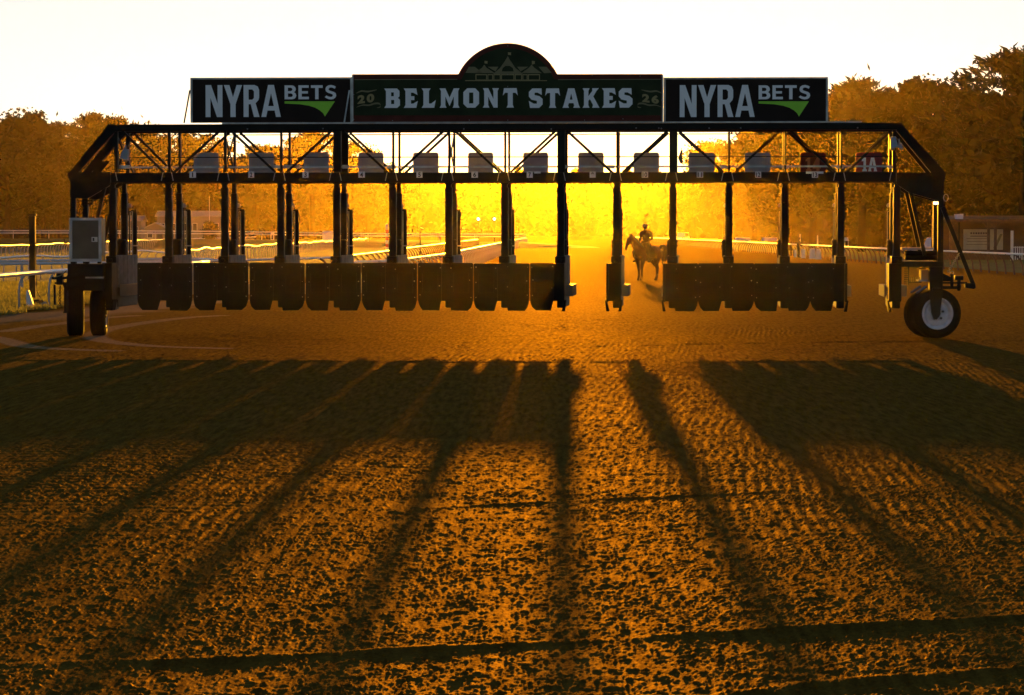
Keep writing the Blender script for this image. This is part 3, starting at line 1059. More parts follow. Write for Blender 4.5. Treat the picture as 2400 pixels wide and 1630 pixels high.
def wheel(cu, cv, cr, yaw, wid=.34, dish=1):
    """tyre, rim and nuts; axle along local y turned by yaw"""
    w = empty('wheel', (cu, cv, cr), yaw, gate)
    h = wid / 2
    prof = [(-h * .72, cr * .64), (-h * .95, cr * .72), (-h, cr * .82), (-h * .93, cr * .92), (-h * .75, cr * .975)]
    for k in range(7):
        a = -h * .66 + k * h * .22
        prof += [(a - .012, cr), (a + .010, cr), (a + .012, cr * .98), (a + .022, cr * .98)]
    prof += [(h * .75, cr * .975), (h * .93, cr * .92), (h, cr * .82), (h * .95, cr * .72), (h * .72, cr * .64)]
    MB().lathe(prof, (0, 0, 0), (0, 1, 0), 48).build('tyre', MT['rubber'], w, smooth=True)
    rim = MB().lathe([(-h * .74, cr * .66), (-h * .92, cr * .655), (-h * .90, cr * .60), (-h * .78, cr * .565), (-h * .15, cr * .545), (-h * .10, cr * .50), (-h * .50, cr * .485), (-h * .56, cr * .44), (-h * .60, cr * .36), (-h * .50, cr * .34), (-h * .66, cr * .30), (-h * .70, cr * .14), (-h * .70, .001),
                      ], (0, 0, 0), (0, 1, 0), 40).build('rim', MT['rim'], w, smooth=True)
    MB().lathe([(h * .74, cr * .66), (h * .5, cr * .5), (h * .4, .001)], (0, 0, 0), (0, 1, 0), 32).build('rim', MT['rim'], w, smooth=True)
    MB().lathe([(-h * .66, cr * .13), (-h * .95, cr * .12), (-h * 1.0, cr * .08), (-h * 1.0, .001)], (0, 0, 0), (0, 1, 0), 16).build('hub', MT['steel'], w, smooth=True)
    for k in range(5):
        a = R(72 * k + 20)
        link('lug_nut', nut_me, rim, (cr * .24 * math.cos(a), -h * .68, cr * .24 * math.sin(a)), sc_=1.5)
    return w


ul, ur = gl(178, 730)[0], gl(225, 728)[0]
wheel(ul, -.05, .52, R(101), .36)
wheel(ur + .02, .22, .51, R(97), .34)
gpoly([(152, 672), (198, 669), (199, 676), (152, 679)], -.3, .2, 'fender', 'rubber')
# tow gear left of the wheels
gbox(121, 649, 158, 655, -.1, -.02, 'tow_bar', 'steel')
gbox(128, 662, 158, 666, -.1, -.02, 'tow_bar', 'steel')
gbox(132, 641, 146, 668, -.12, .02, 'tow_coupler', 'steel')
gbox(125.5, 668, 130, 715, -.06, -.02, 'tow_pin', 'steel')
gpoly([(146, 664), (158, 664), (158, 672), (156, 728), (160, 734), (147, 735), (150, 728), (150, 676)], -.08, .02, 'jack_leg', 'steel')


def chain(p, q, v, nm='chain', m='steel', n=12):
    a, c = gl(*p, v), gl(*q, v)
    mb = MB()
    for k in range(n):
        t = (k + .5) / n
        ctr = Vector((a[0] + (c[0] - a[0]) * t, v, a[1] + (c[1] - a[1]) * t - .0 * t))
        d = Vector((c[0] - a[0], 0, c[1] - a[1])).normalized()
        s = Vector((-d.z, 0, d.x)) if k % 2 else Vector((0, 1, 0))
        L = math.hypot(c[0] - a[0], c[1] - a[1]) / n * .62
        pts = []
        for j in range(9):
            g = 2 * math.pi * j / 8
            pts.append(ctr + d * math.cos(g) * L + s * math.sin(g) * .022)
        mb.tube(pts, .008, 5, cap=False)
    return mb.build(nm, MT[m], gate)


chain((141, 670), (140, 716), -.05)
# yellow tie rope
a = [gl(126, 651, -.12), gl(140, 647, -.12), gl(150, 641, -.12), gl(156, 634, -.12)]
MB().tube([(x, -.12, z) for x, z in a], .012, 6).build('tie_rope', MT['gold'], gate)

# ---- right end: platform, braces, wheels
gbox(2100, 613, 2211, 626, -.02, 1.4, 'axle_beam', 'steel', bevel=.01)
gbox(2117, 581, 2189, 586, .1, 1.2, 'tray', 'plate')
for k, (y, r) in enumerate(((594, 6.2), (605, 6.0))):
    a, c = gl(2121, y, .3 + .25 * k), gl(2195, y, .3 + .25 * k)
    MB().tube([(a[0] + (c[0] - a[0]) * t, .3 + .25 * k, a[1] + .008 * math.sin(9 * t + k)) for t in (0, .2, .4, .6, .8, 1)], r / 109.75, 10).build('rolled_tarp', MT['pad'], gate, smooth=True)
gbox(2179, 626, 2210, 683, -.12, .25, 'steering_fork', 'steel', bevel=.012)
gpoly([(2178, 683), (2210, 683), (2203, 741), (2195, 750), (2187, 746), (2183, 735)], -.36, -.30, 'fork_arm', 'steel', bevel=.008)
gbox(2186, 676, 2206, 690, -.35, .1, 'fork_crown', 'steel')
uw, ww = gl(2193, 741, -.1)
wheel(uw, -.12, .52, R(14), .30)
wheel(uw - .13, .30, .51, R(14), .30)
gbox(2159, 633, 2178.5, 658, .25, .9, 'battery_box', 'plastic')
gbox(2152, 656.5, 2179, 660, .2, .95, 'box_tray', 'galv')
for k in range(7):
    gbox(2129.5 + k * 4.2, 650, 2131.2 + k * 4.2, 661, .3, .34, 'comb_tooth', 'steel')
gbox(2128, 661, 2160, 663.5, .28, .36, 'comb_bar', 'steel')
for k in range(9):
    y = 628 + k * 4.4
    gbox(2119, y, 2130 - k * .4, y + 1.8, .3, .4, 'step_rung', 'steel')
gbox(2128, 626, 2130.5, 668, .3, .36, 'step_rail', 'steel')
# fender struts over the right wheels
for x in (0, 11):
    a, c = gl(2134 + x, 687, .2), gl(2158 + x, 671, .2)
    MB().tube([(a[0], .2 - .3 * (x > 0), a[1]), (c[0], .2 - .3 * (x > 0), c[1])], .028, 8).build('fender_strut', MT['galv'], gate)
# tow brace and drawbar
gbar((2209, 486), (2281, 668), 9.5, .09, -.05, 'tow_brace', 'steel')
gpoly([(2262, 664), (2286, 664), (2287, 675), (2283, 678), (2262, 675)], -.12, .02, 'brace_foot', 'steel', bevel=.01)
gbox(2208, 661.5, 2267, 665.5, -.1, -.04, 'draw_bar', 'steel')
gbox(2208, 671, 2250, 678, -.1, -.02, 'draw_bar', 'steel')
gpoly([(2208, 640), (2232, 652), (2234, 660), (2208, 660)], -.1, .0, 'draw_gusset', 'steel')
gbox(2238, 647, 2258, 657, -.14, .04, 'coupler_head', 'steel', bevel=.01)
for (x, y0, y1, r) in ((2247.5, 657, 682, 5), (2231, 643, 676, 4)):
    a, c = gl(x, y0, -.05), gl(x, y1, -.05)
    MB().lathe([(0, .001), (0, r / 110), ((c[1] - a[1]) * .3, r / 150), ((c[1] - a[1]) * .6, r / 100), (c[1] - a[1], r / 150), (c[1] - a[1], .001)], (a[0], -.05, a[1]), (0, 0, 1), 12).build('coupler_pin', MT['steel'], gate, smooth=True)
a = gl(2231, 640, -.05)
MB().tube([(a[0] + .035 * math.cos(t), -.05, a[1] + .035 * math.sin(t)) for t in [2 * math.pi * k / 10 for k in range(11)]], .009, 6, cap=False).build('pin_ring', MT['galv'], gate)
a = gl(2217, 464, -.05)
MB().tube([(a[0] + .05 * math.cos(t), -.05, a[1] + .075 * math.sin(t)) for t in [2 * math.pi * k / 12 for k in range(13)]], .010, 6, cap=False).build('hanging_ring', MT['galv'], gate)
chain((2248, 594), (2222, 638), -.1, m='galv', n=14)
gbox(2188, 473.5, 2199, 479.5, -.05, -.02, 'amber_spot', 'amber')  # amber spot of light put in as a small emissive box

# ------------------------------------------------------------------ grass, berm
def sheet(name, pts, z, material, label, cat='ground'):
    me = bpy.data.meshes.new(name)
    bm = bmesh.new()
    vs_ = [bm.verts.new((x, y, z)) for x, y in pts]
    bm.faces.new(vs_)
    bmesh.ops.triangulate(bm, faces=bm.faces)
    bmesh.ops.recalc_face_normals(bm, faces=bm.faces)
    bm.to_mesh(me)
    bm.free()
    if me.polygons[0].normal.z < 0:
        me.flip_normals()
    me.materials.append(material)
    o = bpy.data.objects.new(name, me)
    COL.objects.link(o)
    return tag(o, label, cat, kind='structure')


def leaf_mat(name, c1, c2, trans=.025):
    m = bpy.data.materials.new(name)
    m.use_nodes = True
    n, l = m.node_tree.nodes, m.node_tree.links
    b = n['Principled BSDF']
    b.inputs['Roughness'].default_value = .6
    b.inputs['Specular IOR Level'].default_value = .03
    tc = n.new('ShaderNodeTexCoord')
    nz = n.new('ShaderNodeTexNoise')
    nz.inputs['Scale'].default_value = .6
    nz.inputs['Detail'].default_value = 3
    l.new(tc.outputs['Object'], nz.inputs['Vector'])
    cr = n.new('ShaderNodeValToRGB')
    cr.color_ramp.elements[0].position = .35
    cr.color_ramp.elements[0].color = (*c1, 1)
    cr.color_ramp.elements[1].position = .65
    cr.color_ramp.elements[1].color = (*c2, 1)
    l.new(nz.outputs['Fac'], cr.inputs[0])
    l.new(cr.outputs[0], b.inputs['Base Color'])
    tr = n.new('ShaderNodeBsdfTranslucent')
    l.new(cr.outputs[0], tr.inputs['Color'])
    mx = n.new('ShaderNodeMixShader')
    mx.inputs[0].default_value = trans
    l.new(b.outputs[0], mx.inputs[1])
    l.new(tr.outputs[0], mx.inputs[2])
    l.new(mx.outputs[0], n['Material Output'].inputs['Surface'])
    return m


GRASS = mat('turf', (.10, .12, .022), .8, scale=.35, col2=(.06, .085, .018), bump=.12, bscale=6, spec=.2)
DRYGRASS = leaf_mat('grass_blades', (.22, .22, .05), (.34, .30, .07), .6)
sheet('infield_grass', [(-300, 40), (-14.6, 40), (-13.6, 84), (-12.6, 100), (-11.6, 122), (-9.6, 150), (-9.0, 300), (-8, 700), (-60, 900), (-500, 900)], .045, GRASS,
      'flat green infield turf left of the dirt track', 'grass')
sheet('outfield_grass', [(27.5, 60), (27.0, 170), (27.6, 480), (60, 900), (500, 900), (500, 60)], .045, GRASS, 'strip of turf behind the right hand rail', 'grass')


def blades(name, n, xr, yr, hgt, label, keep):
    rg = np.random.RandomState(3)
    y = rg.uniform(*yr, n)
    x = (rg.uniform(*xr, n) - 1200) / F * y
    ok = keep(x, y)
    x, y = x[ok], y[ok]
    n = len(x)
    a = rg.uniform(0, math.pi, n)
    h = hgt * rg.uniform(.4, 1.2, n)
    w = .012 + .012 * rg.rand(n)
    lx, ly = rg.normal(0, .3, n) * h, rg.normal(0, .3, n) * h
    v = np.zeros((n, 3, 3), np.float32)
    v[:, 0] = np.stack([x - np.cos(a) * w, y - np.sin(a) * w, np.full(n, .04)], 1)
    v[:, 1] = np.stack([x + np.cos(a) * w, y + np.sin(a) * w, np.full(n, .04)], 1)
    v[:, 2] = np.stack([x + lx, y + ly, .04 + h], 1)
    o = tri_obj(name, v.reshape(-1, 3), 3, DRYGRASS)
    return tag(o, label, 'grass', kind='stuff')


def tri_obj(name, v, k, material, parent=None, link_=True):
    n = len(v) // k
    me = bpy.data.meshes.new(name)
    me.vertices.add(len(v))
    me.vertices.foreach_set('co', np.ascontiguousarray(v, np.float32).ravel())
    me.loops.add(n * k)
    me.loops.foreach_set('vertex_index', np.arange(n * k, dtype=np.int32))
    me.polygons.add(n)
    me.polygons.foreach_set('loop_start', np.arange(0, n * k, k, dtype=np.int32))
    me.update(calc_edges=True)
    me.materials.append(material)
    if not link_:
        return me
    o = bpy.data.objects.new(name, me)
    COL.objects.link(o)
    if parent is not None:
        o.parent = parent
    return o


blades('grass_tufts', 70000, (-260, 360), (64, 128), .15, 'short sunlit grass blades beside the left rail',
       lambda x, y: x < np.interp(y, [64, 84, 100, 125], [-14.0, -13.3, -12.4, -11.6]) + .7 * (vnoise(x * 1.3, y * .6) - .5))

# low grassy bank that carries the far double rail
def berm_h(x):
    return float(np.interp(x, [-95, -60, -40, -22, 2, 12], [1.25, 1.25, 1.15, .85, .75, 0.05]))


mb = MB()
xs = np.linspace(-95, 12, 60)
ring = []
for x in xs:
    hh = berm_h(x)
    ring.append([(x, 404, .02), (x, 410, hh * .8), (x, 414, hh), (x, 428, hh), (x, 440, .02)])
v = [p for r_ in ring for p in r_]
f = [(i * 5 + k, i * 5 + k + 1, i * 5 + k + 6, i * 5 + k + 5) for i in range(len(xs) - 1) for k in range(4)]
mb.add(v, f)
tag(mb.build('grass_bank', GRASS), 'low grassy bank far across the infield', 'bank', kind='structure')


# ------------------------------------------------------------------ rails
def post_mesh(style, h, s, m):
    if style == 'goose':
        return MB().tube([(-s * .40, 0, -.02), (-s * .40, 0, h * .55), (-s * .36, 0, h * .76), (-s * .22, 0, h * .90), (0, 0, h - .06)], .030, 7).mesh('post', m, True)
    if style == 'bar':
        mb = MB()
        pts = [(-s * .42, -.02), (-s * .36, h * .45), (-s * .27, h * .68), (-s * .10, h * .86), (s * .06, h - .08)]
        for (a, b), (c, d) in zip(pts[:-1], pts[1:]):
            mb.bar((a, 0, b), (c, 0, d), .085, .06)
        return mb.mesh('post', m)
    return MB().box(-.04, .04, -.04, .04, -.02, h - .05).mesh('post', m)


def rail(name, pts, h, label, style='goose', lean=1, pm='railpost', spacing=2.4, r=.05, z0=0.0, rails=1, smooth=True, group=None, wave=0.0, prof=None):
    P = smooth_pts([tuple(p) for p in pts], 6) if smooth and len(pts) > 2 else [tuple(p) for p in pts]
    # resample
    L = [0]
    for a, b in zip(P[:-1], P[1:]):
        L.append(L[-1] + math.hypot(b[0] - a[0], b[1] - a[1]))
    tot = L[-1]

    def pos(s):
        k = max(0, min(len(P) - 2, int(np.searchsorted(L, s)) - 1))
        t = (s - L[k]) / max(1e-6, L[k + 1] - L[k])
        x, y = P[k][0] + (P[k + 1][0] - P[k][0]) * t, P[k][1] + (P[k + 1][1] - P[k][1]) * t
        return x, y, math.atan2(P[k + 1][1] - P[k][1], P[k + 1][0] - P[k][0])

    zf = z0 if callable(z0) else (lambda x: z0)
    x0, y0, a0 = pos(0)
    root = empty(name, (x0, y0, zf(x0)))
    tag(root, label, 'rail fence', group)
    n = max(2, int(tot / max(.8, spacing / 2)))
    path = []
    for k in range(n + 1):
        s = tot * k / n
        x, y, a = pos(s)
        path.append((x - x0, y - y0, zf(x) - zf(x0) + h - r + wave * math.sin(s * .31) * math.sin(s * .13 + 1)))
    for k in range(rails):
        pp = [(x, y, z - k * .34) for x, y, z in path]
        MB().tube(pp, r, 10).build('rail_bar', MT['rail'], root, smooth=True)
    me = post_mesh(style, h, lean, MT[pm])
    m = int(tot / spacing)
    for k in range(m + 1):
        s = min(tot, (k + .35) * spacing)
        x, y, a = pos(s)
        link('post', me, root, (x - x0, y - y0, zf(x) - zf(x0)), a - math.pi / 2)
    return root


def rp(h, *pp):
    out = []
    for px, py in pp:
        q = ground(px, py, h)
        out.append((q.x, q.y))
    return out


RH = 1.18
rail('inner_rail', [(-12.95, 52)] + rp(RH - .04, (0, 644), (158, 632.5)) + [(-11.9, 100), (-11.4, 112)], RH, 'thick white rail on curved white posts beside the left wheels', r=.068, spacing=4.1, pm='railpost')
rail('curved_rail', rp(RH, (-120, 617), (0, 616), (160, 614), (320, 612), (576, 607), (700, 604), (773, 602), (829, 596), (903, 587.6), (958, 580), (1041, 570), (1120, 561)), RH,
     'white rail with slanting brown posts curving behind the left stalls', style='bar', lean=-1, pm='darkpost', r=.050, spacing=4.2)
rail('wing_rail', rp(RH, (-120, 611), (0, 609.6), (160, 607.5), (320, 605.5), (440, 604), (509, 607)), RH, 'short white wing rail just behind the brown-post rail', style='straight', r=.052, spacing=3.0)
rail('track_rail', rp(RH, (780, 614), (829, 611), (903, 609), (955, 604), (1041, 593.5), (1081, 586), (1171, 568.6), (1232, 557)), RH,
     'bright inside rail running down the middle of the track', lean=-1, r=.055, spacing=3.0)
rail('turf_rail', rp(RH, (-160, 607), (0, 600.7), (163, 595), (320, 589), (452, 584), (518, 578.5), (576, 575), (648, 571.5), (704, 568), (779, 564), (860, 559)), RH,
     'wavy white turf rail with thin curved posts across the infield', r=.055, spacing=2.4, wave=.10)
rail('far_turf_rail', rp(RH, (-160, 581), (0, 575.5), (158, 569.5), (320, 563), (386, 561), (452, 559), (518, 557), (600, 555)), RH,
     'second thin white turf rail farther out in the infield', r=.055, spacing=2.6, wave=.06)
rail('double_rail', [(-92, 421), (-70, 421), (-40, 421), (-21, 421), (2, 421)], 1.2, 'straight white double rail on the far grassy bank', style='straight', r=.085, spacing=5.0, z0=berm_h, rails=2, smooth=False)
rail('outer_rail', [(25.7, 118), (25.7, 157), (25.2, 202), (25.3, 285), (25.5, 440), (25.4, 620)], 1.15, 'bright white outer rail on curved brown posts at the right', style='bar', lean=-1, pm='darkpost', r=.055, spacing=2.6)


# ------------------------------------------------------------------ trees
LEAF = leaf_mat('broad_leaves', (.016, .022, .006), (.034, .040, .011))
NEEDLE = leaf_mat('pine_needles', (.013, .020, .007), (.026, .033, .011))
DARKLEAF = leaf_mat('far_leaves', (.010, .014, .005), (.017, .020, .007), 0.0)
rt = np.random.RandomState(21)


def cards(c, size, aspect=1.0, rg=rt, up=None):
    """random leaf-like quads at centres c"""
    n = len(c)
    d = rg.normal(size=(n, 3))
    if up is not None:
        d = d * .55 + up
    d /= np.linalg.norm(d, axis=1)[:, None]
    e = rg.normal(size=(n, 3))
    e -= (e * d).sum(1)[:, None] * d
    e /= np.linalg.norm(e, axis=1)[:, None]
    s = (size * rg.uniform(.55, 1.25, n))[:, None] if np.isscalar(size) else (size * rg.uniform(.55, 1.25, n))[:, None]
    a, b = d * s * .5, e * s * .5 * aspect
    return np.stack([c - a, c - .1 * a + b, c + a, c - .1 * a - b], 1).reshape(-1, 3)


def broad_tree(seed, h=18.0, rad=5.5, low=.22, clumps=60, per=95, leaf=.44):
    rg = np.random.RandomState(seed)
    c = rg.normal(size=(clumps, 3))
    c /= np.linalg.norm(c, axis=1)[:, None]
    c *= (rg.uniform(.35, 1.0, clumps) ** .6)[:, None]
    zc = h * (1 + low) / 2
    hz = h * (1 - low) / 2
    cc = np.stack([c[:, 0] * rad, c[:, 1] * rad, zc + c[:, 2] * hz], 1)
    cc += rg.normal(size=cc.shape) * .5
    cc[:, 2] = np.minimum(cc[:, 2], h - .8)
    k = np.repeat(cc, per, 0)
    rr_ = np.repeat(rg.uniform(.9, 1.9, clumps), per)[:, None]
    g = rg.normal(size=k.shape)
    g /= np.linalg.norm(g, axis=1)[:, None]
    k = k + g * rr_ * (rg.rand(len(k)) ** .4)[:, None] * np.array([1, 1, .75])
    core = np.repeat(cc, 7, 0)
    core = core * np.array([.82, .82, 1]) + rg.normal(size=core.shape) * .45
    core[:, 2] = (core[:, 2] - zc) * .86 + zc
    crown = tri_obj('crown', np.concatenate([cards(k, leaf, .75, rg), cards(core, 1.7, .85, rg)]), 4, LEAF, link_=False)
    mb = MB()
    top = h * .72
    mb.tube([(0, 0, -.1), (.05, .05, h * .15), (.2 * rg.randn(), .2 * rg.randn(), h * .4), (.3 * rg.randn(), .3 * rg.randn(), top)], [.42, .33, .26, .08], 8)
    for q in cc[:14]:
        z = max(h * .2, min(top * .9, q[2] * .6))
        mb.tube([(0, 0, z), tuple((q * .5 + np.array([0, 0, z]) * .5) + np.array([0, 0, -.3])), tuple(q)], [.14, .09, .03], 5)
    return crown, mb.mesh('trunk', MT['bark'], True)


def pine_tree(seed, h=18.0, rad=4.2, low=.35, leaf=.75):
    rg = np.random.RandomState(seed)
    mb = MB()
    mb.tube([(0, 0, -.1), (.1, 0, h * .5), (.1 * rg.randn(), .1 * rg.randn(), h * .98)], [.36, .24, .05], 8)
    P, U = [], []
    z = h * low
    while z < h * .97:
        t = (z - h * low) / (h * (1 - low))
        r_ = rad * (1 - t ** 2.2) * rg.uniform(.65, 1.1) * (.75 + .5 * min(1, t * 4)) + .5
        for k in range(rg.randint(4, 7)):
            a = rg.uniform(0, 2 * math.pi)
            rl = r_ * rg.uniform(.6, 1.1)
            e = np.array([math.cos(a) * rl, math.sin(a) * rl, z + rl * rg.uniform(.1, .45)])
            mb.tube([(0, 0, z), tuple(e * .55 + np.array([0, 0, z]) * .45), tuple(e)], [.07, .05, .02], 4, cap=False)
            for f_ in (.55, .75, .92, 1.0):
                m_ = 13
                ctr = np.array([0, 0, z]) * (1 - f_) + e * f_
                P.append(ctr + rg.normal(size=(m_, 3)) * np.array([.40, .40, .26]))
                U.append(np.tile(np.array([math.cos(a) * .6, math.sin(a) * .6, .9]), (m_, 1)))
        z += rg.uniform(.5, .95)
    # pointed leader
    P.append(np.array([0, 0, h * .95]) + rg.normal(size=(60, 3)) * np.array([.5, .5, .7]))
    U.append(np.tile(np.array([0, 0, 1.2]), (60, 1)))
    zz = rg.uniform(h * low, h * .88, 260)
    rz_ = rad * .62 * (1 - ((zz - h * low) / (h * (1 - low))) ** 2.2) * rg.rand(260) ** .6
    az = rg.uniform(0, 6.28, 260)
    core = np.stack([np.cos(az) * rz_, np.sin(az) * rz_, zz], 1)
    crown = tri_obj('crown', np.concatenate([cards(np.concatenate(P), leaf, .32, rg, np.concatenate(U)), cards(core, 1.3, .7, rg)]), 4, NEEDLE, link_=False)
    return crown, mb.mesh('trunk', MT['bark'], True)


BT = [broad_tree(s, 18, r_, lo, cl) for s, r_, lo, cl in ((1, 5.6, .16, 70), (2, 4.6, .2, 58), (3, 6.4, .14, 80), (4, 5.0, .25, 55))]
PT = [pine_tree(s, 18, r_, lo) for s, r_, lo in ((5, 4.2, .35), (6, 3.6, .3), (7, 4.8, .42))]


def tree(kind, k, px, top, dist, label, group, wide=1.0, name=None):
    p = at(px, top, dist)
    crown, trunk = (BT if kind == 'b' else PT)[k]
    s = (p.z + .3) / 18.0
    o = empty(name or ('leafy_tree' if kind == 'b' else 'pine_tree'), (p.x, p.y, 0), (px * 7.3 + dist) % 6.28)
    o.scale = (s * wide, s * wide, s)
    tag(o, label, 'tree', group)
    link('trunk', trunk, o)
    link('crown', crown, o)
    return o


LG, RG_, CG = 'trees along the left edge', 'trees along the right edge', 'hazy trees seen through the gate'
tree('b', 2, 12, 262, 426, 'big dark leafy tree at the left edge, closest of the left trees', LG, 1.35)
tree('b', 1, 48, 290, 468, 'rounded dark tree half behind the biggest left tree', LG, 1.2)
tree('b', 0, 66, 318, 451, 'lower bushy tree whose branches hang out toward the gate', LG, 1.1)
tree('p', 1, 70, 292, 582, 'small pine top beside the big left leafy tree', LG)
tree('p', 0, 100, 292, 589, 'slim pine, third treetop from the left edge', LG, 1.1)
tree('p', 2, 139, 293, 596, 'broad low pine right of the slim one on the left', LG, 1.1)
tree('p', 0, 207, 272, 589, 'tallest spiky pine left of the gate roof', LG, 1.45)
tree('p', 2, 275, 280, 610, 'pine rising behind the sloping left end of the gate', LG, 1.2)
tree('p', 1, 345, 296, 667, 'hazy pine behind the unnumbered left stall', CG, 1.3)
tree('b', 1, 430, 300, 710, 'hazy leafy tree behind stall number one', CG, 1.3)
tree('b', 3, 510, 322, 738, 'hazy leafy tree behind the gap between boards one and two', CG, 1.2)
tree('p', 0, 600, 345, 795, 'low pale pine behind stall number two', CG, 1.4)
tree('b', 0, 668, 338, 795, 'pale leafy tree behind the post right of stall two', CG, 1.1)
tree('p', 2, 732, 312, 795, 'tall pale pine behind stall number three', CG, 1.5)
tree('b', 2, 800, 330, 852, 'glowing leafy tree behind the thick third column', CG, 1.1)
tree('b', 1, 862, 352, 908, 'glowing round tree behind stall number four', CG, 1.2)
tree('b', 0, 925, 400, 1022, 'faint low tree almost lost in glow behind stall five', CG, 1.2)
tree('b', 3, 1630, 400, 1022, 'faint low tree right of the thick column by stall ten', CG, 1.2)
tree('b', 2, 1690, 330, 852, 'glowing leafy tree behind stall number eleven', CG, 1.2)
tree('b', 1, 1770, 290, 738, 'orange hazy tree behind stall number twelve', CG, 1.3)
tree('b', 0, 1850, 240, 356, 'orange hazy tree half hidden by the right betting sign', CG, 1.3)
tree('b', 3, 1905, 222, 341, 'tree touching the right edge of the right betting sign', RG_, 1.2)
tree('b', 1, 1962, 208, 332, 'ragged tree just right of the right betting sign', RG_, 1.1)
tree('p', 2, 2021, 195, 324, 'pointed conifer top, second crown right of the betting sign', RG_, 1.3)
tree('b', 3, 2080, 213, 316, 'low tree crown in the dip above the gate corner', RG_, 1.2)
tree('b', 2, 2150, 190, 304, 'broad leafy crown above the sloping right gate end', RG_, 1.2)
tree('b', 0, 2228, 185, 297, 'highest broad crown of the right tree line', RG_, 1.25)
tree('b', 1, 2290, 203, 284, 'rounded crown between the highest one and the edge tree', RG_, 1.2)
tree('b', 3, 2340, 214, 277, 'low crown left of the tall tree at the right edge', RG_, 1.2)
tree('p', 2, 2402, 130, 237, 'very tall dark tree cut by the right edge', RG_, 1.7)
tree('b', 2, 2385, 250, 245, 'dark leafy tree under the tall right edge tree', RG_, 1.3)
tree('b', 1, 491, 522, 430, 'small round bush in front of the long pale barn', None, 1.3, name='round_bush')

# the closed mass of wood below and behind the single crowns
WPX = [-300, 0, 300, 560, 700, 860, 940, 1040, 1480, 1600, 1720, 1850, 1950, 2400, 2700]
WTOP = [320, 318, 320, 372, 355, 372, 398, 400, 400, 398, 350, 270, 240, 240, 235]
WD = [620, 620, 650, 780, 840, 950, 1150, 1400, 1400, 1150, 860, 560, 380, 305, 295]
n = 110000
px = rt.uniform(-300, 2700, n)
dd = np.interp(px, WPX, WD) + rt.uniform(0, 30, n)
tp = np.interp(px, WPX, WTOP)
hm = H + (Y_H - tp) / F * dd
lump = vnoise(px / 26.0 + 3, dd * 0 + 4.5) * .26 + vnoise(px / 9.0 + 8, dd * 0 + 1.5) * .12 + .68
u_ = rt.rand(n) ** 1.05
c = np.stack([(px - 1200) / F * dd, dd, .3 + u_ * hm * lump], 1)
kb = rt.permutation(n)[:16000]
cb_ = c[kb].copy()
cb_[:, 1] += 6
cb_[:, 2] *= .86
wood = tri_obj('distant_wood', np.concatenate([cards(c, 1.25 * dd / 480, .8), cards(cb_, 3.6 * dd[kb] / 480, .9)]), 4, DARKLEAF)
tag(wood, 'unbroken dark wood filling the horizon below the single crowns', 'wood', kind='stuff')


# ------------------------------------------------------------------ figures
def figure(name, mb, material, voxel, smooth_it=4):
    o = mb.build(name, material)
    r_ = o.modifiers.new('skin', 'REMESH')
    r_.mode = 'VOXEL'
    r_.voxel_size = voxel
    r_.use_smooth_shade = True
    s = o.modifiers.new('soft', 'SMOOTH')
    s.factor = .5
    s.iterations = smooth_it
    return o


def blob(mb, pts, n=12):
    """tapered limb with round ends; pts (x,y,z,r)"""
    P = [(p[0], p[1], p[2]) for p in pts]
    mb.tube(P, [p[3] for p in pts], n)
    for p in (pts[0], pts[-1]):
        mb.ball(p[:3], p[3] * .98, n, 8)


horse_at = ground(1517, 657.5)
HRZ = math.atan2(-.74, -.67)
mb = MB()
blob(mb, [(-.84, 0, 1.26, .17), (-.68, 0, 1.29, .27), (-.42, 0, 1.27, .315), (-.1, 0, 1.20, .31), (.25, 0, 1.19, .33), (.48, 0, 1.24, .32), (.66, 0, 1.27, .23)], 16)
mb.ball((.42, 0, 1.45, )[:3], .15, 12, 8)
mb.ball((-.5, 0, 1.42), .17, 12, 8)


def hb(x, y, z, r_, bend=-28):
    a = R(bend)
    dx, dy = x - .55, y
    return (.55 + dx * math.cos(a) - dy * math.sin(a), dx * math.sin(a) + dy * math.cos(a), z, r_)


blob(mb, [hb(.5, 0, 1.30, .26), hb(.68, 0, 1.50, .20), hb(.82, 0, 1.72, .155), hb(.93, 0, 1.92, .125), hb(1.0, 0, 2.0, .10)], 14)
blob(mb, [hb(.98, 0, 1.98, .105), hb(1.06, 0, 1.88, .125), hb(1.14, 0, 1.72, .098), hb(1.20, 0, 1.55, .072), hb(1.22, 0, 1.45, .066), hb(1.21, 0, 1.41, .05)], 12)
mb.ball(hb(1.0, 0, 1.80, 0)[:3], .10, 10, 8)
for s in (-1, 1):
    blob(mb, [hb(.96, s * .06, 2.04, .036), hb(.97, s * .075, 2.12, .034), hb(.985, s * .07, 2.20, .010)], 8)
for s, sh in ((1, .05), (-1, -.10)):
    blob(mb, [(.50, s * .15, 1.12, .17), (.50, s * .16, .92, .12), (.52 + sh * .6, s * .15, .72, .088), (.53 + sh, s * .15, .55, .074), (.52 + sh, s * .15, .40, .052), (.52 + sh, s * .15, .20, .050), (.55 + sh, s * .15, .11, .055), (.58 + sh, s * .15, .05, .058), (.59 + sh, s * .15, .01, .062)], 10)
for s, sh in ((1, .20), (-1, -.22)):
    blob(mb, [(-.56, s * .16, 1.18, .23), (-.52 + sh * .3, s * .17, .96, .17), (-.58 + sh * .6, s * .16, .76, .10), (-.72 + sh, s * .15, .56, .078), (-.71 + sh, s * .15, .40, .056), (-.69 + sh, s * .15, .22, .052), (-.65 + sh, s * .15, .12, .055), (-.61 + sh, s * .15, .05, .058), (-.60 + sh, s * .15, .01, .062)], 10)
horse = figure('horse', mb, MT['horse'], .022)
horse.location = horse_at
horse.rotation_euler = (0, 0, HRZ)
tag(horse, 'bay horse walking toward the gate beyond the open stall', 'horse')
mb = MB()
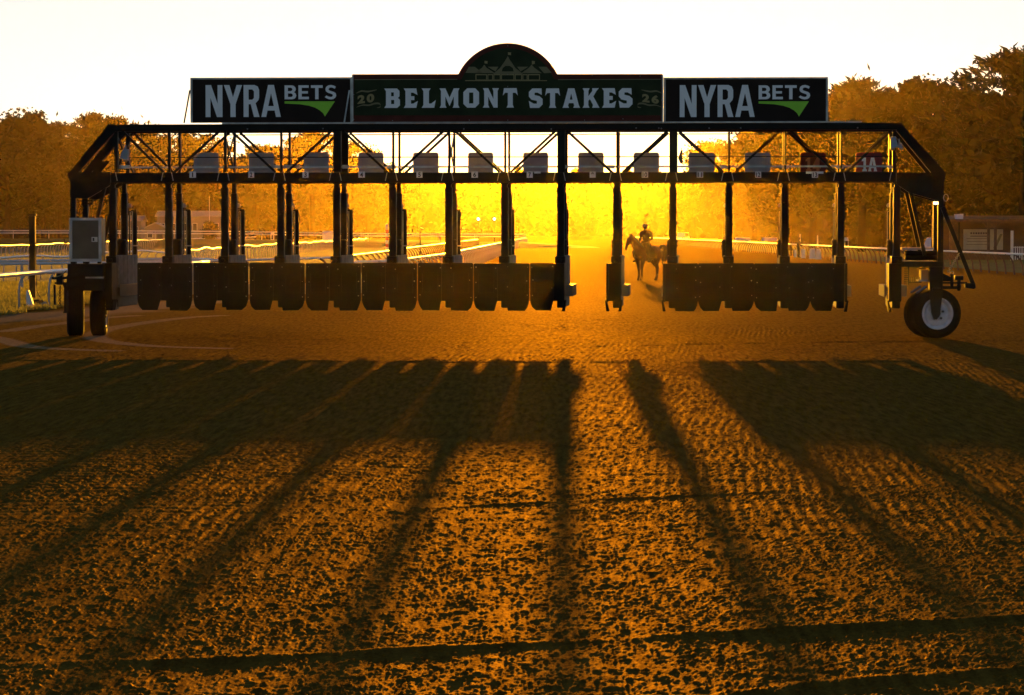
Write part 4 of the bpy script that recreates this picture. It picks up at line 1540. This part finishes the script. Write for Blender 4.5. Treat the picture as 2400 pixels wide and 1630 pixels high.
mb.tube([(-.86, 0, 1.42), (-.98, .01, 1.55), (-1.12, .02, 1.57), (-1.26, .02, 1.46), (-1.32, .03, 1.28), (-1.30, .03, 1.05), (-1.22, .04, .80)], [.05, .075, .10, .12, .12, .09, .015], 10)
mb.tube([(-1.12, 0, 1.5), (-1.2, -.05, 1.2), (-1.18, -.06, .9), (-1.14, -.05, .72)], [.06, .09, .06, .01], 8)
mb.build('tail', MT['hair'], horse, smooth=True)
mb = MB()
for k in range(9):
    t = k / 8
    x, z = .50 + .46 * t, 1.58 + .50 * t
    p = hb(x - .06, .02, z, 0)
    mb.tube([p[:3], (p[0] - .02, p[1] + .09, p[2] - .10), (p[0] - .02, p[1] + .12, p[2] - .24)], [.05, .04, .01], 6)
mb.build('mane', MT['hair'], horse, smooth=True)
mb = MB()
prof = []
for k in range(9):
    a = R(-110 + 220 * k / 8)
    prof.append((math.sin(a) * .335, 1.20 + math.cos(a) * .335))
for i, x in enumerate((-.12, .38)):
    pass
v, f = [], []
for x in (-.14, .40):
    for (y, z) in prof:
        v.append((x, y, z))
    for (y, z) in prof:
        v.append((x, y * 1.04, (z - 1.2) * 1.05 + 1.2))
n9 = 9
for k in range(8):
    f += [(9 + k, 10 + k, 28 + k, 27 + k), (k + 1, k, 18 + k, 19 + k), (k, k + 1, 10 + k, 9 + k), (19 + k, 18 + k, 27 + k, 28 + k)]
f += [(0, 9, 27, 18), (8, 26, 35, 17)]
mb.add(v, f)
mb.build('saddle_cloth', MT['cloth'], horse)
mb = MB()
mb.tube([hb(1.13, .075, 1.60, 0)[:3], hb(1.02, .11, 1.72, 0)[:3], hb(.93, .09, 1.93, 0)[:3], hb(.96, 0, 2.06, 0)[:3], hb(.93, -.09, 1.93, 0)[:3], hb(1.02, -.11, 1.72, 0)[:3], hb(1.13, -.075, 1.60, 0)[:3]], .012, 6)
mb.tube([hb(1.18, .08, 1.52, 0)[:3], (.75, .17, 1.62), (.44, .09, 1.70)], .009, 6)
mb.tube([hb(1.18, -.08, 1.52, 0)[:3], (.72, -.19, 1.62), (.44, -.09, 1.70)], .009, 6)
mb.build('bridle', MT['ink'], horse)


def hand(mb, c, d):
    """small closed hand: palm, four bent fingers of unequal length and a thumb at its side"""
    c, d = Vector(c), Vector(d).normalized()
    s = d.cross(Vector((0, 0, 1))).normalized()
    up = s.cross(d)
    blob(mb, [(*(c - d * .03), .032), (*(c + d * .03), .036)], 8)
    for k in range(4):
        o = c + d * .05 + up * (.03 - .02 * k)
        L = (.03, .036, .034, .026)[k]
        blob(mb, [(*o, .0105), (*(o + d * L), .010), (*(o + d * (L * .8) - s * L * .9), .009)], 6)
    t = c + up * .03
    blob(mb, [(*t, .012), (*(t + up * .03 + d * .015), .011), (*(t + up * .035 + d * .045), .009)], 6)


mb = MB()
blob(mb, [(.08, 0, 1.60, .165), (.06, 0, 1.72, .155), (.08, 0, 1.88, .150), (.11, 0, 2.04, .175), (.12, 0, 2.13, .13), (.13, 0, 2.20, .065), (.14, 0, 2.27, .06)], 14)
blob(mb, [(.11, -.19, 2.12, .075), (.12, 0, 2.14, .09), (.11, .19, 2.12, .075)], 10)
blob(mb, [(.14, 0, 2.32, .088), (.15, 0, 2.38, .098), (.145, 0, 2.42, .092)], 12)
blob(mb, [(.225, 0, 2.36, .018), (.25, 0, 2.335, .016)], 6)
blob(mb, [(.20, 0, 2.275, .045), (.21, 0, 2.27, .035)], 8)
for s in (-1, 1):
    blob(mb, [(.14, s * .10, 2.345, .02), (.14, s * .105, 2.37, .018)], 6)
    blob(mb, [(.11, s * .21, 2.10, .078), (.07, s * .29, 1.92, .066), (.08, s * .30, 1.84, .060), (.22, s * .24, 1.76, .050), (.38, s * .12, 1.70, .038), (.42, s * .10, 1.69, .03)], 10)
    hand(mb, (.44, s * .10, 1.69), (1, 0, -.15))
    blob(mb, [(.10, s * .12, 1.58, .13), (.24, s * .27, 1.46, .115), (.42, s * .36, 1.26, .085), (.36, s * .38, 1.08, .072), (.26, s * .38, .92, .055), (.27, s * .385, .88, .052), (.38, s * .39, .84, .045), (.44, s * .39, .83, .035)], 10)
rider = figure('person', mb, MT['cloth'], .014)
rider.location = horse_at
rider.rotation_euler = (0, 0, HRZ)
rider.scale = (1.10, 1.14, 1.04)
tag(rider, 'rider in dark jacket and helmet sitting upright on the walking horse', 'person')
mb = MB()
mb.lathe([(0, .118), (.03, .122), (.08, .112), (.12, .08), (.14, .03), (.143, .001)], (.145, 0, 2.38), (0, 0, 1), 18)
mb.add([(.24, -.07, 2.39), (.24, .07, 2.39), (.31, .05, 2.37), (.31, -.05, 2.37), (.24, -.07, 2.40), (.24, .07, 2.40), (.31, .05, 2.378), (.31, -.05, 2.378)], [(0, 1, 2, 3), (4, 7, 6, 5), (0, 4, 5, 1), (1, 5, 6, 2), (2, 6, 7, 3), (3, 7, 4, 0)])
mb.build('helmet', MT['helmet'], rider, smooth=True)


def stander(px, py, rz, label, k):
    mb = MB()
    blob(mb, [(0, 0, .92, .155), (0, 0, 1.08, .14), (.01, 0, 1.28, .165), (.01, 0, 1.40, .12), (.02, 0, 1.48, .06), (.03, 0, 1.53, .058)], 12)
    blob(mb, [(0, -.17, 1.39, .07), (0, .17, 1.39, .07)], 8)
    blob(mb, [(.03, 0, 1.58, .082), (.04, 0, 1.65, .093), (.03, 0, 1.69, .086)], 10)
    blob(mb, [(.12, 0, 1.63, .016), (.135, 0, 1.605, .015)], 6)
    for s in (-1, 1):
        blob(mb, [(0, s * .19, 1.37, .068), (-.02, s * .25, 1.12, .055), (.10 + .1 * k, s * .22, .98 + .1 * k, .045), (.20 + .1 * k, s * .16, 1.02, .034)], 8)
        hand(mb, (.23 + .1 * k, s * .15, 1.03), (1, -s * .3, .1))
        blob(mb, [(0, s * .09, .90, .115), (.02, s * .10, .50, .078), (-.01, s * .11, .12, .055), (.06, s * .12, .045, .045), (.14, s * .13, .04, .036)], 8)
    o = figure('person', mb, MT['cloth'], .018)
    o.location = ground(px, py)
    o.rotation_euler = (0, 0, rz)
    tag(o, label, 'person')
    mb = MB()
    mb.lathe([(0, .102), (.05, .10), (.09, .07), (.105, .001)], (.03, 0, 1.66), (0, 0, 1), 12)
    mb.build('cap', MT['cloth'], o, smooth=True)


stander(1872, 605, R(20), 'dark standing person leaning at the right rail', 1)
stander(1854, 601, R(190), 'second person standing left of the leaning one by the rail', 0)


# ------------------------------------------------------------------ things around the track
def thing(name, loc, label, cat, rz=0.0, group=None):
    return tag(empty(name, loc, rz), label, cat, group)


# black post at the left, with cap, foot and cable
p = ground(77, 709)
o = thing('steel_post', p, 'square black steel post with flat cap behind the left rail', 'post')
MB().box(-.097, .097, -.097, .097, 0, 2.74).build('shaft', MT['paint'], o, bevel=.008)
MB().box(-.135, .135, -.135, .135, 2.745, 2.80).build('cap', MT['steel'], o, bevel=.006)
MB().box(-.11, .11, -.11, .11, 2.67, 2.695).build('collar', MT['steel'], o)
MB().tube([(.11, -.1, 1.9), (.13, -.1, .9), (.15, -.11, .35), (.30, -.2, .10), (.42, -.3, .05)], .016, 6).build('cable', MT['ink'], o)
# white wedge marker and gear bag at its foot
p = ground(72, 726)
o = thing('wedge_marker', p, 'white wedge shaped marker on the grass in front of the steel post', 'marker')
MB().prism([(-.115, .02), (.125, .02), (.10, .10), (-.045, .56), (-.10, .56), (-.112, .5)], -.10, .10).build('body', MT['white'], o, bevel=.01)
MB().box(-.14, .15, -.13, .13, 0, .019).build('base', MT['plate'], o)
p = ground(88, 722)
o = thing('gear_bag', p, 'dark gear bag lying at the foot of the steel post', 'bag')
mb = MB()
mb.tube([(-.32, .1, .10), (-.2, .1, .12), (0, .1, .13), (.12, .1, .12), (.2, .1, .08)], [.05, .11, .125, .11, .03], 10)
mb.build('body', MT['cloth'], o, smooth=True)
MB().tube([(.12, -.03, .09), (.24, -.06, .11), (.30, -.06, .08)], [.05, .085, .03], 8).build('side_pocket', MT['plate'], o, smooth=True)

# striped furlong pole
p = ground(907, 605)
o = thing('striped_pole', p, 'red and white striped pole behind the stall four doors', 'pole')
for k in range(9):
    MB().lathe([(0, .001), (0, .125), (.299, .125), (.299, .001)], (0, 0, .30 * k), (0, 0, 1), 14).build('band', MT['stripe' if k % 2 else 'white'], o)
MB().ball((0, 0, 2.78), .13, 12, 8).build('finial', MT['white'], o, smooth=True)


def lamp_pole(px, base, head, label, arm=.25, lit=True, m='steel'):
    p = ground(px, base)
    zt = at(px, head, p.y).z
    o = thing('light_pole', p, label, 'lamp', group=None)
    MB().tube([(0, 0, 0), (0, 0, zt + .3)], [.05, .035], 8).build('mast', MT[m], o)
    h = MB()
    h.add([(.03, -.07, zt + .06), (arm, -.07, zt - .05), (arm, .07, zt - .05), (.03, .07, zt + .06), (.03, -.07, zt + .14), (arm, -.07, zt + .02), (arm, .07, zt + .02), (.03, .07, zt + .14)],
          [(0, 1, 2, 3), (4, 7, 6, 5), (0, 4, 5, 1), (1, 5, 6, 2), (2, 6, 7, 3), (3, 7, 4, 0)])
    h.build('lamp_head', MT['lamp' if lit else 'white'], o)


lamp_pole(985, 600, 536, 'thin pole with a pale lamp head behind stall five', .30, lit=False)
lamp_pole(1083, 590, 537, 'thin pole with a pale lamp head behind stall six post', .34, lit=False)


def far_lamp(px, base, head, label):
    p = ground(px, base)
    zt = at(px, head, p.y).z
    o = thing('floodlight_mast', p, label, 'lamp')
    MB().tube([(0, 0, 0), (0, 0, zt - .25)], [.09, .06], 8).build('mast', MT['steel'], o)
    MB().ball((0, 0, zt), .20, 12, 8).build('lamp_globe', MT['lamp'], o, smooth=True)


far_lamp(1121, 574, 514, 'left of two small round lights glowing behind stall six')
far_lamp(1158.7, 574, 514, 'right of two small round lights glowing behind stall six')
# thin flag pole by the barn
p = ground(491, 572)
o = thing('flag_pole', p, 'bare thin pole standing by the long pale barn', 'pole')
MB().tube([(0, 0, 0), (0, 0, at(491, 462, p.y).z)], [.07, .03], 8).build('mast', MT['rail'], o)
MB().ball((0, 0, at(491, 460, p.y).z), .07).build('finial', MT['gold'], o)

# barns and small house far left
def house(name, x0, x1, ytop, yeave, dist, depth, label, wall='wall', roof='plate', ridge='x', wins=4, doors=1):
    a, b = at(x0, ytop, dist), at(x1, ytop, dist)
    zr, ze = a.z, at(x0, yeave, dist).z
    cx = (a.x + b.x) / 2
    hw = (b.x - a.x) / 2
    o = thing(name, (cx, dist, 0), label, 'building')
    if ridge == 'x':
        MB().box(-hw, hw, 0, depth, 0, ze).build('wall', MT[wall], o)
        r_ = MB().prism([(0, 0)], 0, 1) if False else MB()
        ov = .4
        v = [(-hw - ov, -ov, ze - .05), (hw + ov, -ov, ze - .05), (hw + ov, depth / 2, zr), (-hw - ov, depth / 2, zr), (-hw - ov, depth + ov, ze - .05), (hw + ov, depth + ov, ze - .05),
             (-hw - ov, -ov, ze + .10), (hw + ov, -ov, ze + .10), (hw + ov, depth / 2, zr + .15), (-hw - ov, depth / 2, zr + .15), (-hw - ov, depth + ov, ze + .10), (hw + ov, depth + ov, ze + .10)]
        r_.add(v, [(6, 7, 8, 9), (9, 8, 11, 10), (0, 3, 2, 1), (3, 4, 5, 2), (0, 1, 7, 6), (4, 10, 11, 5), (0, 6, 9, 3), (3, 9, 10, 4), (1, 2, 8, 7), (2, 5, 11, 8)])
        r_.build('roof', MT[roof], o)
    else:
        MB().prism([(-hw, 0), (hw, 0), (hw, ze), (0, zr - .1), (-hw, ze)], 0, depth).build('wall', MT[wall], o)
        r_ = MB()
        for s in (-1, 1):
            r_.bar((s * (hw + .3) / 2, -.4, (ze - .1 + zr) / 2), (s * (hw + .3) / 2, depth + .4, (ze - .1 + zr) / 2), math.hypot(hw + .3, zr - ze) + .2, .12, up=(s * (zr - ze), 0, hw))
        r_.build('roof', MT[roof], o)
    for k in range(wins):
        x = -hw + (k + .5) * 2 * hw / wins
        w_ = MB().box(x - .45, x + .45, -.06, .02, ze * .42, ze * .75).build('window', MT['white'], o)
        MB().box(x - .37, x + .37, -.075, -.062, ze * .42 + .08, ze * .75 - .08).build('pane', MT['glass'], w_)
    for k in range(doors):
        x = hw * (.5 if doors == 1 else -.5 + k)
        d_ = MB().box(x - .5, x + .5, -.07, .02, 0, min(2.1, ze * .8)).build('door', MT['wood'], o)
        MB().ball((x + .35, -.09, 1.0), .04).build('handle', MT['galv'], d_)
    return o


house('long_barn', 368, 520, 496, 508, 590, 9, 'long pale barn with a low roof across the infield', wins=6)
house('small_house', 340, 386, 523, 534, 470, 4, 'small gabled house in front of the long pale barn', ridge='y', wins=2)
house('barn_wing', 262, 330, 507, 519, 610, 8, 'faint pale shed left of the long barn', wins=3)
# flat pale trailer
p = ground(768, 572)
o = thing('box_trailer', p, 'pale box trailer behind the stall three column', 'trailer')
MB().box(-.95, .95, 0, 4.0, .55, 2.35).build('body', MT['white'], o, bevel=.05)
MB().box(-.9, .9, 4.0, 5.0, .55, .65).build('tow_bar', MT['steel'], o)
for s in (-1, 1):
    for y in (1.6, 2.4):
        MB().lathe([(-.1, .001), (-.1, .33), (.1, .33), (.1, .001)], (s * .88, y, .33), (1, 0, 0), 16).build('wheel', MT['rubber'], o)
p = ground(638, 574)
o = thing('small_kiosk', p, 'narrow white kiosk standing left of the box trailer', 'kiosk')
MB().box(-.26, .26, 0, .8, 0, 2.1).build('wall', MT['white'], o)
MB().box(-.36, .36, -.1, .9, 2.1, 2.2).build('roof', MT['plate'], o)
MB().box(-.16, .16, -.02, .0, .9, 1.7).build('window', MT['glass'], o)


def car(name, px, py, rz, label, cat, ln=4.6, wd=1.85, cab=(-.9, 1.9), hb_=1.0, ht=1.75):
    p = ground(px, py)
    o = thing(name, p, label, cat, rz)
    h = wd / 2
    prof = [(-ln / 2, .35), (ln / 2, .35), (ln / 2, hb_ * .85), (ln / 2 - .15, hb_), (-ln / 2 + .1, hb_), (-ln / 2, hb_ * .8)]
    MB().prism(prof, -h, h).build('body', MT['white'], o, bevel=.06)
    c0, c1 = cab
    cp = [(c0, hb_ + .002), (c1, hb_ + .002), (c1 - .35, ht), (c0 + .25, ht)]
    cbn = MB().prism(cp, -h + .1, h - .1).build('cabin', MT['white'], o, bevel=.05)
    for s in (-1, 1):
        MB().prism([(c0 + .22, hb_ + .08), (c1 - .28, hb_ + .08), (c1 - .45, ht - .12), (c0 + .38, ht - .12)], s * (h - .1) - .012 if s < 0 else s * (h - .1), s * (h - .1) if s < 0 else s * (h - .1) + .012).build('side_window', MT['glass'], cbn)
        for x in (-ln / 2 + .85, ln / 2 - .85):
            w_ = MB().lathe([(-.11, .2), (-.11, .33), (.11, .33), (.11, .2)], (x, s * (h - .08), .33), (0, 1, 0), 20).build('wheel', MT['rubber'], o, smooth=True)
            MB().lathe([(-.09, .001), (-.09, .2), (.09, .2), (.09, .001)], (x, s * (h - .08), .33), (0, 1, 0), 16).build('rim', MT['galv'], w_)
        MB().box(ln / 2 - .01, ln / 2 + .015, s * h * .72 - .15, s * h * .72 + .15, hb_ * .6, hb_ * .78).build('headlight', MT['glass'], o)
    return o


car('track_van', 1600, 566, R(250), 'small white van far down the track right of the rider', 'van', 4.8, 1.9, (-2.2, 1.5), 1.1, 2.0)
car('parked_car', 2222, 607, R(200), 'white car parked behind the right rail by the shelter', 'car')

# white barriers along the right rail
for k, (x0, x1, y0, y1, nm) in enumerate(((1878, 1888, 584, 606, 'narrow white barrier block beside the leaning person'), (1897, 1911, 583, 608, 'wide white barrier block at the right rail'), (1912, 1925, 585, 609, 'tilted white barrier block right of the wide one'), (1861, 1867, 586, 604, 'thin white barrier left of the leaning person'))):
    p = ground((x0 + x1) / 2, y1)
    w_ = (x1 - x0) / F * p.y / 2
    hh = (y1 - y0) / F * p.y
    o = thing('barrier_block', p, nm, 'barrier', R((0, 6, -12, 0)[k]), 'white barrier blocks by the right rail')
    MB().prism([(-w_, .03), (w_, .03), (w_ * .85, hh * .35), (w_ * .7, hh), (-w_ * .7, hh), (-w_ * .85, hh * .35)], -.25, .25).build('body', MT['white'], o, bevel=.03)
    MB().box(-w_, w_, -.28, .28, 0, .03).build('foot', MT['plate'], o)
for k, (px_, y0, y1, nm) in enumerate(((1875, 549, 603, 'thin white pole behind the leaning person'), (1916, 552, 606, 'taller thin white pole right of the barrier blocks'))):
    p = ground(px_, y1)
    o = thing('marker_pole', p, nm, 'pole')
    zt = at(px_, y0, p.y).z
    MB().tube([(0, 0, 0), (0, 0, zt)], .05, 8).build('shaft', MT['rail'], o)
    MB().lathe([(0, .001), (0, .16), (.06, .16), (.06, .001)], (0, 0, 0), (0, 0, 1), 12).build('base', MT['plate'], o)
# low pale tents beyond the right rail
for k, (x0, x1, nm) in enumerate(((1726, 1760, 'long low white tent roof beyond the right rail'), (1790, 1824, 'second low white tent roof, nearer the leaning person'), (1958, 1990, 'white tent roof behind the last numbered stall'))):
    d_ = 330 - 60 * (k == 2)
    a, b = at(x0, 557, d_), at(x1, 557, d_)
    o = thing('white_tent', ((a.x + b.x) / 2, d_, 0), nm, 'tent', group='low white tents beyond the right rail')
    hw = (b.x - a.x) / 2
    ze = at(x0, 565, d_).z
    MB().prism([(-hw, ze), (hw, ze), (hw * .85, a.z), (-hw * .85, a.z)], 0, 3).build('canopy', MT['white'], o)
    for s in (-1, 1):
        for y in (.1, 2.9):
            MB().tube([(s * (hw - .06), y, 0), (s * (hw - .06), y, ze)], .04, 6).build('leg', MT['galv'], o)

# open shelter with board at the right
d_ = 228.0
X = lambda q: at(q, 543, d_).x
Z = lambda q: at(1200, q, d_).z
x0 = X(2215)
o = thing('trackside_shelter', (x0, d_, 0), 'open brown shelter with low roof and timber posts at the right', 'shelter')
mb = MB()
x1 = X(2480) - x0
mb.add([(-.3, -1.2, Z(521)), (x1, -1.2, Z(525)), (x1, 5, Z(510)), (.2, 5, Z(510)), (-.3, -1.2, Z(516)), (x1, -1.2, Z(519)), (x1, 5, Z(505)), (.2, 5, Z(505))], [(3, 2, 1, 0), (4, 5, 6, 7), (0, 1, 5, 4), (1, 2, 6, 5), (2, 3, 7, 6), (3, 0, 4, 7)])
mb.build('roof', MT['roof'], o)
MB().box(-.25, x1, -1.30, -1.22, Z(520), Z(514)).build('fascia', MT['wood'], o)
for q in (2313, 2329, 2225, 2440):
    a = X(q) - x0
    c_ = MB().box(a - .10, a + .10, -.9, -.7, 0, Z(521)).build('post', MT['wood'], o)
    for s in (-1, 1):
        MB().bar((a + s * .08, -.8, Z(535)), (a + s * .45, -.8, Z(522)), .08).build('brace', MT['wood'], c_)
MB().box(X(2205) - x0, x1, 5.1, 5.2, 0, Z(512)).build('back_wall', MT['roof'], o)
a, b = X(2263) - x0, X(2356) - x0
bd = MB().box(a, b, 1.0, 1.08, Z(586), Z(538)).build('notice_board', MT['board'], o)
for k, (y0, y1, u0, u1) in enumerate(((545, 549.5, 2279, 2326), (553, 555, 2279, 2326), (559, 560, 2270, 2318), (566, 567, 2272, 2320), (573, 574, 2270, 2322))):
    # rows of marks too blurred to read
    nb = 8 if k == 0 else 1
    for j in range(nb):
        ua = u0 + (u1 - u0) * j / nb
        ub = u0 + (u1 - u0) * (j + (.72 if nb > 1 else 1)) / nb
        MB().box(X(ua) - x0, X(ub) - x0, .985, .998, Z(y1), Z(y0)).build('printed_mark', MT['wood'], bd)
MB().prism([(X(2333) - x0, Z(582)), (X(2340) - x0, Z(582)), (X(2355) - x0, Z(549)), (X(2349) - x0, Z(549))], .985, .998).build('printed_band', MT['olive'], bd)
MB().box(X(2368) - x0, X(2374) - x0, -.3, -.1, 0, Z(541)).build('white_post', MT['white'], o)
mb = MB()
for k in range(14):
    xx = X(2374) - x0 + .12 + k * .17
    MB().box(xx, xx + .07, -.26, -.22, .1, Z(578)).build('picket', MT['white'], o)
MB().box(X(2374) - x0, x1, -.22, -.18, Z(581), Z(579)).build('picket_rail', MT['white'], o)
# awning box on its own pole, left of the shelter
p = ground(2183, 608)
zt = Z(503)
o = thing('lamp_box', (p.x, d_, 0), 'small sunlit box on a pole between gate end and shelter', 'box')
MB().prism([(-.30, zt), (.34, zt + .04), (.30, zt - .40), (-.22, zt - .40)], -.25, .25).build('housing', MT['white'], o)
MB().box(.0, .08, -.04, .04, 0, zt - .40).build('pole', MT['steel'], o)

# ------------------------------------------------------------------ haze
hz = MB().box(-1000, 1000, -80, 1700, -1.0, 38).build('haze', None)
m = bpy.data.materials.new('haze')
m.use_nodes = True
nn = m.node_tree.nodes
nn.clear()
out = nn.new('ShaderNodeOutputMaterial')
vp = nn.new('ShaderNodeVolumePrincipled')
vp.inputs['Color'].default_value = (1, .70, .32, 1)
vp.inputs['Density'].default_value = 0.000025
vp.inputs['Anisotropy'].default_value = .92
m.node_tree.links.new(vp.outputs[0], out.inputs['Volume'])
hz.data.materials.append(m)
tag(hz, 'golden morning haze hanging over the whole track', 'haze', kind='stuff')
